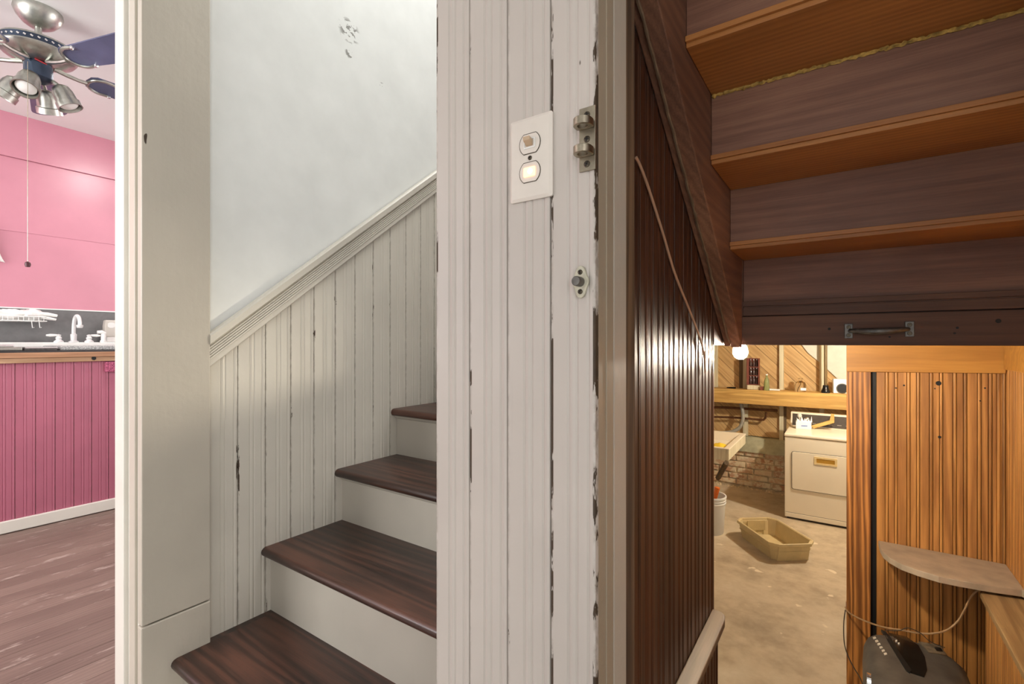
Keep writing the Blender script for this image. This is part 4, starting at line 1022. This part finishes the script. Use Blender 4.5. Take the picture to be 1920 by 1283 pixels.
# wire basket with cloths on the wall
wbk = thing('wire_basket', 'white wire basket fixed to the backsplash edge', 'basket', (-4.12, .6, 1.15))
ya = onX(-20, 600, -4.1).y; yb = onX(83, 600, -4.1).y; zt = onX(40, 594, -4.1).z; zb = onX(40, 602, -4.1).z
for z in (zt, zb):
    o = MB().tube([(-4.18, ya, z), (-4.04, ya, z), (-4.04, yb, z), (-4.18, yb, z)], .0028, 6, True).build('rim_wire', M['white'], None, smooth=True); world_child(o, wbk)
k = 0
y = ya
while y < yb:
    o = MB().tube([(-4.04, y, zt), (-4.04, y, zb), (-4.18, y, zb)], .0016, 5).build('wire', M['white'], None); world_child(o, wbk); y += .022
for px in (59, 73):
    q = onX(px, 601, -4.04)
    o = MB().tube([q, q+Vector((0, .004, -.045)), q+Vector((0, .012, -.042))], .002, 5).build('hook', M['white'], None); world_child(o, wbk)
def crumple(name, label, cx_, cy_, cz_, sx, sy, sz_, seed, mat, cat):
    m_ = MB(); vs = []; fs = []; a_, b_ = 20, 14
    for i in range(a_):
        for j in range(b_+1):
            th = 2*math.pi*i/a_; ph = math.pi*j/b_
            d = Vector((math.cos(th)*math.sin(ph), math.sin(th)*math.sin(ph), math.cos(ph)))
            r = 1+.45*mnoise.noise(d*1.9+Vector((seed, 0, 0)))+.16*mnoise.noise(d*5+Vector((0, seed, 0)))
            vs.append((d.x*sx*r, d.y*sy*r, d.z*sz_*r))
    n = b_+1
    for i in range(a_):
        for j in range(b_): fs.append((i*n+j, i*n+j+1, ((i+1) % a_)*n+j+1, ((i+1) % a_)*n+j))
    o = tag(m_.add(vs, fs).build(name, mat, smooth=True, angle=70), label, cat); o.location = (cx_, cy_, cz_); return o
c = onX(22, 591, -4.1); crumple('cleaning_rag', 'crumpled white rag at the left of the wire basket', -4.11, c.y, zb+.036, .050, .075, .030, 3, M['towel'], 'rag')
c = onX(58, 590, -4.1); crumple('rubber_glove', 'white rubber glove heaped over the right of the wire basket', -4.11, c.y, zb+.038, .05, .062, .034, 8, M['white'], 'glove')
c = onX(88, 591, -4.1); o = tag(MB().tube([(0, -.04, .006), (0, 0, .004), (0, .045, -.004)], [.012, .013, .009], 10).tube([(0, -.03, -.014), (0, .01, -.022), (0, .04, -.028)], [.010, .010, .007], 10).build('dish_brush', M['white'], smooth=True), 'white brush end jutting from the basket', 'brush'); o.location = (-4.09, c.y, c.z)
# white towel hanging at the left edge
z1 = onX(5, 415, -4.17).z; z0 = onX(5, 492, -4.17).z; yR = onX(10, 490, -4.17).y
m_ = MB(); vs = []; fs = []; a_, b_ = 14, 16
for i in range(a_+1):
    for j in range(b_+1):
        u_, v_ = i/a_, j/b_
        wd_ = .06+.19*v_; yy = yR-.25*.5*0-.125+(u_-.5)*wd_+.0
        vs.append((-4.165+.014*math.sin(u_*16+v_*2), yy, z1+(z0-z1)*v_+.02*mnoise.noise((u_*3, v_*3, 1))))
for i in range(a_):
    for j in range(b_): q = i*(b_+1)+j; fs.append((q, q+1, q+b_+2, q+b_+1))
o = tag(m_.add(vs, fs).build('hanging_towel', M['towel'], smooth=True, angle=80), 'white cloth hanging on the pink wall at the photo edge', 'towel')
o.modifiers.new('thick', 'SOLIDIFY').thickness = .004
# kitchen ceiling lamp
kl = thing('ceiling_light', 'round white flush ceiling light near the pink wall', 'ceiling light', (-3.2, 1.27, 2.40))
MB().lathe([(.13, 0), (.14, -.02), (.13, -.035), (.11, -.035)], 32, caps=False).build('ring', M['white'], kl, smooth=True)
MB().lathe([(.0001, -.050), (.06, -.046), (.11, -.032)], 32, caps=False).build('lens', M['ceil_lens'], kl, smooth=True)

# ---- ceiling fan
FX, FY = -2.80, .53
fan = thing('ceiling_fan', 'pewter ceiling fan with slate blue blades and four spotlights', 'ceiling fan', (FX, FY, 2.40))
def fz(z): return z-2.405
MB().lathe([(.078, 0), (.080, -.012), (.070, -.035), (.052, -.058), (.034, -.070), (.018, -.074)], 32).build('canopy', M['brushed'], fan, smooth=True)
MB().lathe([(.012, -.07), (.012, -.15)], 14).build('downrod', M['brushed'], fan, smooth=True)
mo = MB().lathe([(.02, fz(2.270)), (.06, fz(2.268)), (.118, fz(2.258)), (.122, fz(2.250))], 40).build('motor_cap', M['brushed'], fan, smooth=True)
MB().lathe([(.121, fz(2.2505)), (.119, fz(2.226))], 40).build('motor_band', M['motor'], fan, smooth=True)
for k in range(36):
    a = 2*math.pi*k/36; o = MB().box(-.0045, .0045, -.0006, .0006, -.003, .003).build('vent_slot', M['chrome'], mo); o.location = (.1206*math.cos(a), .1206*math.sin(a), fz(2.239)); o.rotation_euler = (0, .6, a+H)
MB().lathe([(.122, fz(2.226)), (.125, fz(2.220)), (.115, fz(2.206)), (.085, fz(2.190)), (.05, fz(2.180))], 40).build('motor_bowl', M['brushed'], fan, smooth=True)
MB().lathe([(.042, fz(2.181)), (.042, fz(2.172)), (.046, fz(2.170)), (.046, fz(2.118)), (.038, fz(2.108)), (.015, fz(2.100))], 28).build('switch_housing', M['motor'], fan, smooth=True)
o = MB().tube([(.02, .03, fz(2.176)), (.045, .01, fz(2.172)), (.046, -.02, fz(2.178))], .003, 6).build('red_wire', plain('red_wire', (190, 60, 66), .5), fan, smooth=True)
AZ = 165
for k in range(5):
    a = math.radians(AZ-72*k)
    R = Matrix.Rotation(a, 4, 'Z')
    zc = fz(2.178)
    outl = []
    r0, r1 = .185, .60
    for t in range(9):
        u_ = t/8; outl.append((r0+(r1-.05-r0)*u_, -.050-.018*u_))
    for t in range(1, 7): q = -H+H*t/6; outl.append((r1-.05+.05*math.cos(q), -.018+.05*math.sin(q)))
    for t in range(0, 6): q = H*t/6; outl.append((r1-.05+.05*math.cos(q), .018+.05*math.sin(q)))
    for t in range(9): u_ = 1-t/8; outl.append((r0+(r1-.05-r0)*u_, .050+.018*u_))
    outl += [(r0-.02, .034), (r0-.028, .0), (r0-.02, -.034)]
    m_ = MB(); m_.mtx = Matrix.Translation((0, 0, zc)) @ R @ Matrix.Rotation(math.radians(-13), 4, 'X')
    m_.prism(outl, 'Z', 0, .006)
    o = m_.build('blade', M['blade'], fan)
    # blade iron: arm and a curved fork
    m_ = MB(); m_.mtx = Matrix.Translation((0, 0, zc-.004)) @ R
    m_.tube([(.05, 0, .008), (.09, 0, .0), (.13, 0, -.004), (.160, 0, -.003)], [.010, .009, .008, .009], 8)
    m_.mtx = Matrix.Translation((0, 0, zc-.003)) @ R @ Matrix.Rotation(math.radians(-13), 4, 'X')
    fk = [(.255, -.046, 0), (.215, -.050, 0), (.182, -.036, 0), (.166, -.012, 0), (.166, .012, 0), (.182, .036, 0), (.215, .050, 0), (.255, .046, 0)]
    m_.tube(smooth_path([Vector(p) for p in fk], 4), .0065, 8)
    ir = m_.build('blade_iron', M['brushed'], fan, smooth=True)
    for sg in (-1, 1):
        m_ = MB(); m_.mtx = Matrix.Translation((0, 0, zc-.003)) @ R @ Matrix.Rotation(math.radians(-13), 4, 'X')
        m_.lathe([(.0001, -.010), (.006, -.009), (.008, -.004), (.008, .003)], 10, (.255, sg*.046, 0)).build('screw_cap', M['chrome'], ir, smooth=True)
# spotlights
for k, (az, tilt) in enumerate(((235, 32), (150, 26), (60, 24), (330, 30))):
    a = math.radians(az)
    base = Vector((.050*math.cos(a), .050*math.sin(a), fz(2.115)))
    d = Vector((math.cos(a)*math.sin(math.radians(tilt)), math.sin(a)*math.sin(math.radians(tilt)), -math.cos(math.radians(tilt))))
    q = d.to_track_quat('-Z', 'Y').to_matrix().to_4x4()
    top = base+Vector((.016*math.cos(a), .016*math.sin(a), -.012))
    ar = MB().tube([base-Vector((.015*math.cos(a), .015*math.sin(a), -.004)), base, top], .007, 8).build('lamp_arm', M['brushed'], fan, smooth=True)
    m_ = MB(); m_.mtx = Matrix.Translation(top) @ q
    m_.lathe([(.0001, 0), (.018, -.002), (.030, -.012), (.036, -.032), (.038, -.070), (.043, -.073), (.044, -.098), (.040, -.098), (.036, -.072), (.030, -.030), (.0001, -.02)], 28, caps=False)
    lp = m_.build('lamp_shade', M['brushed'], fan, smooth=True)
    m_ = MB(); m_.mtx = Matrix.Translation(top) @ q
    m_.lathe([(.012, -.03), (.028, -.060), (.033, -.085), (.025, -.092), (.0001, -.095)], 20); m_.build('reflector_bulb', M['white'], lp, smooth=True)
# pull chain
m_ = MB(); m_.tube([(0, 0, 0), (0, 0, -.90)], .0009, 5)
cpos = onX(52, 195, -2.62); cend = onX(53, 493, -2.62)
ch = MB().tube([(cpos.x-FX, cpos.y-FY, fz(2.10)), (cpos.x-FX, cpos.y-FY, fz(cend.z))], .0011, 6).build('pull_chain', M['brass'], fan, smooth=True)
o = MB().lathe([(.0001, -.012), (.007, -.011), (.0095, -.002), (.008, .006), (.003, .010), (.0001, .010)], 16).build('chain_knob', plain('dark_wood_knob', (84, 40, 48), .4), ch, smooth=True); o.location = (cpos.x-FX, cpos.y-FY, fz(cend.z))
bpy.context.view_layer.update()
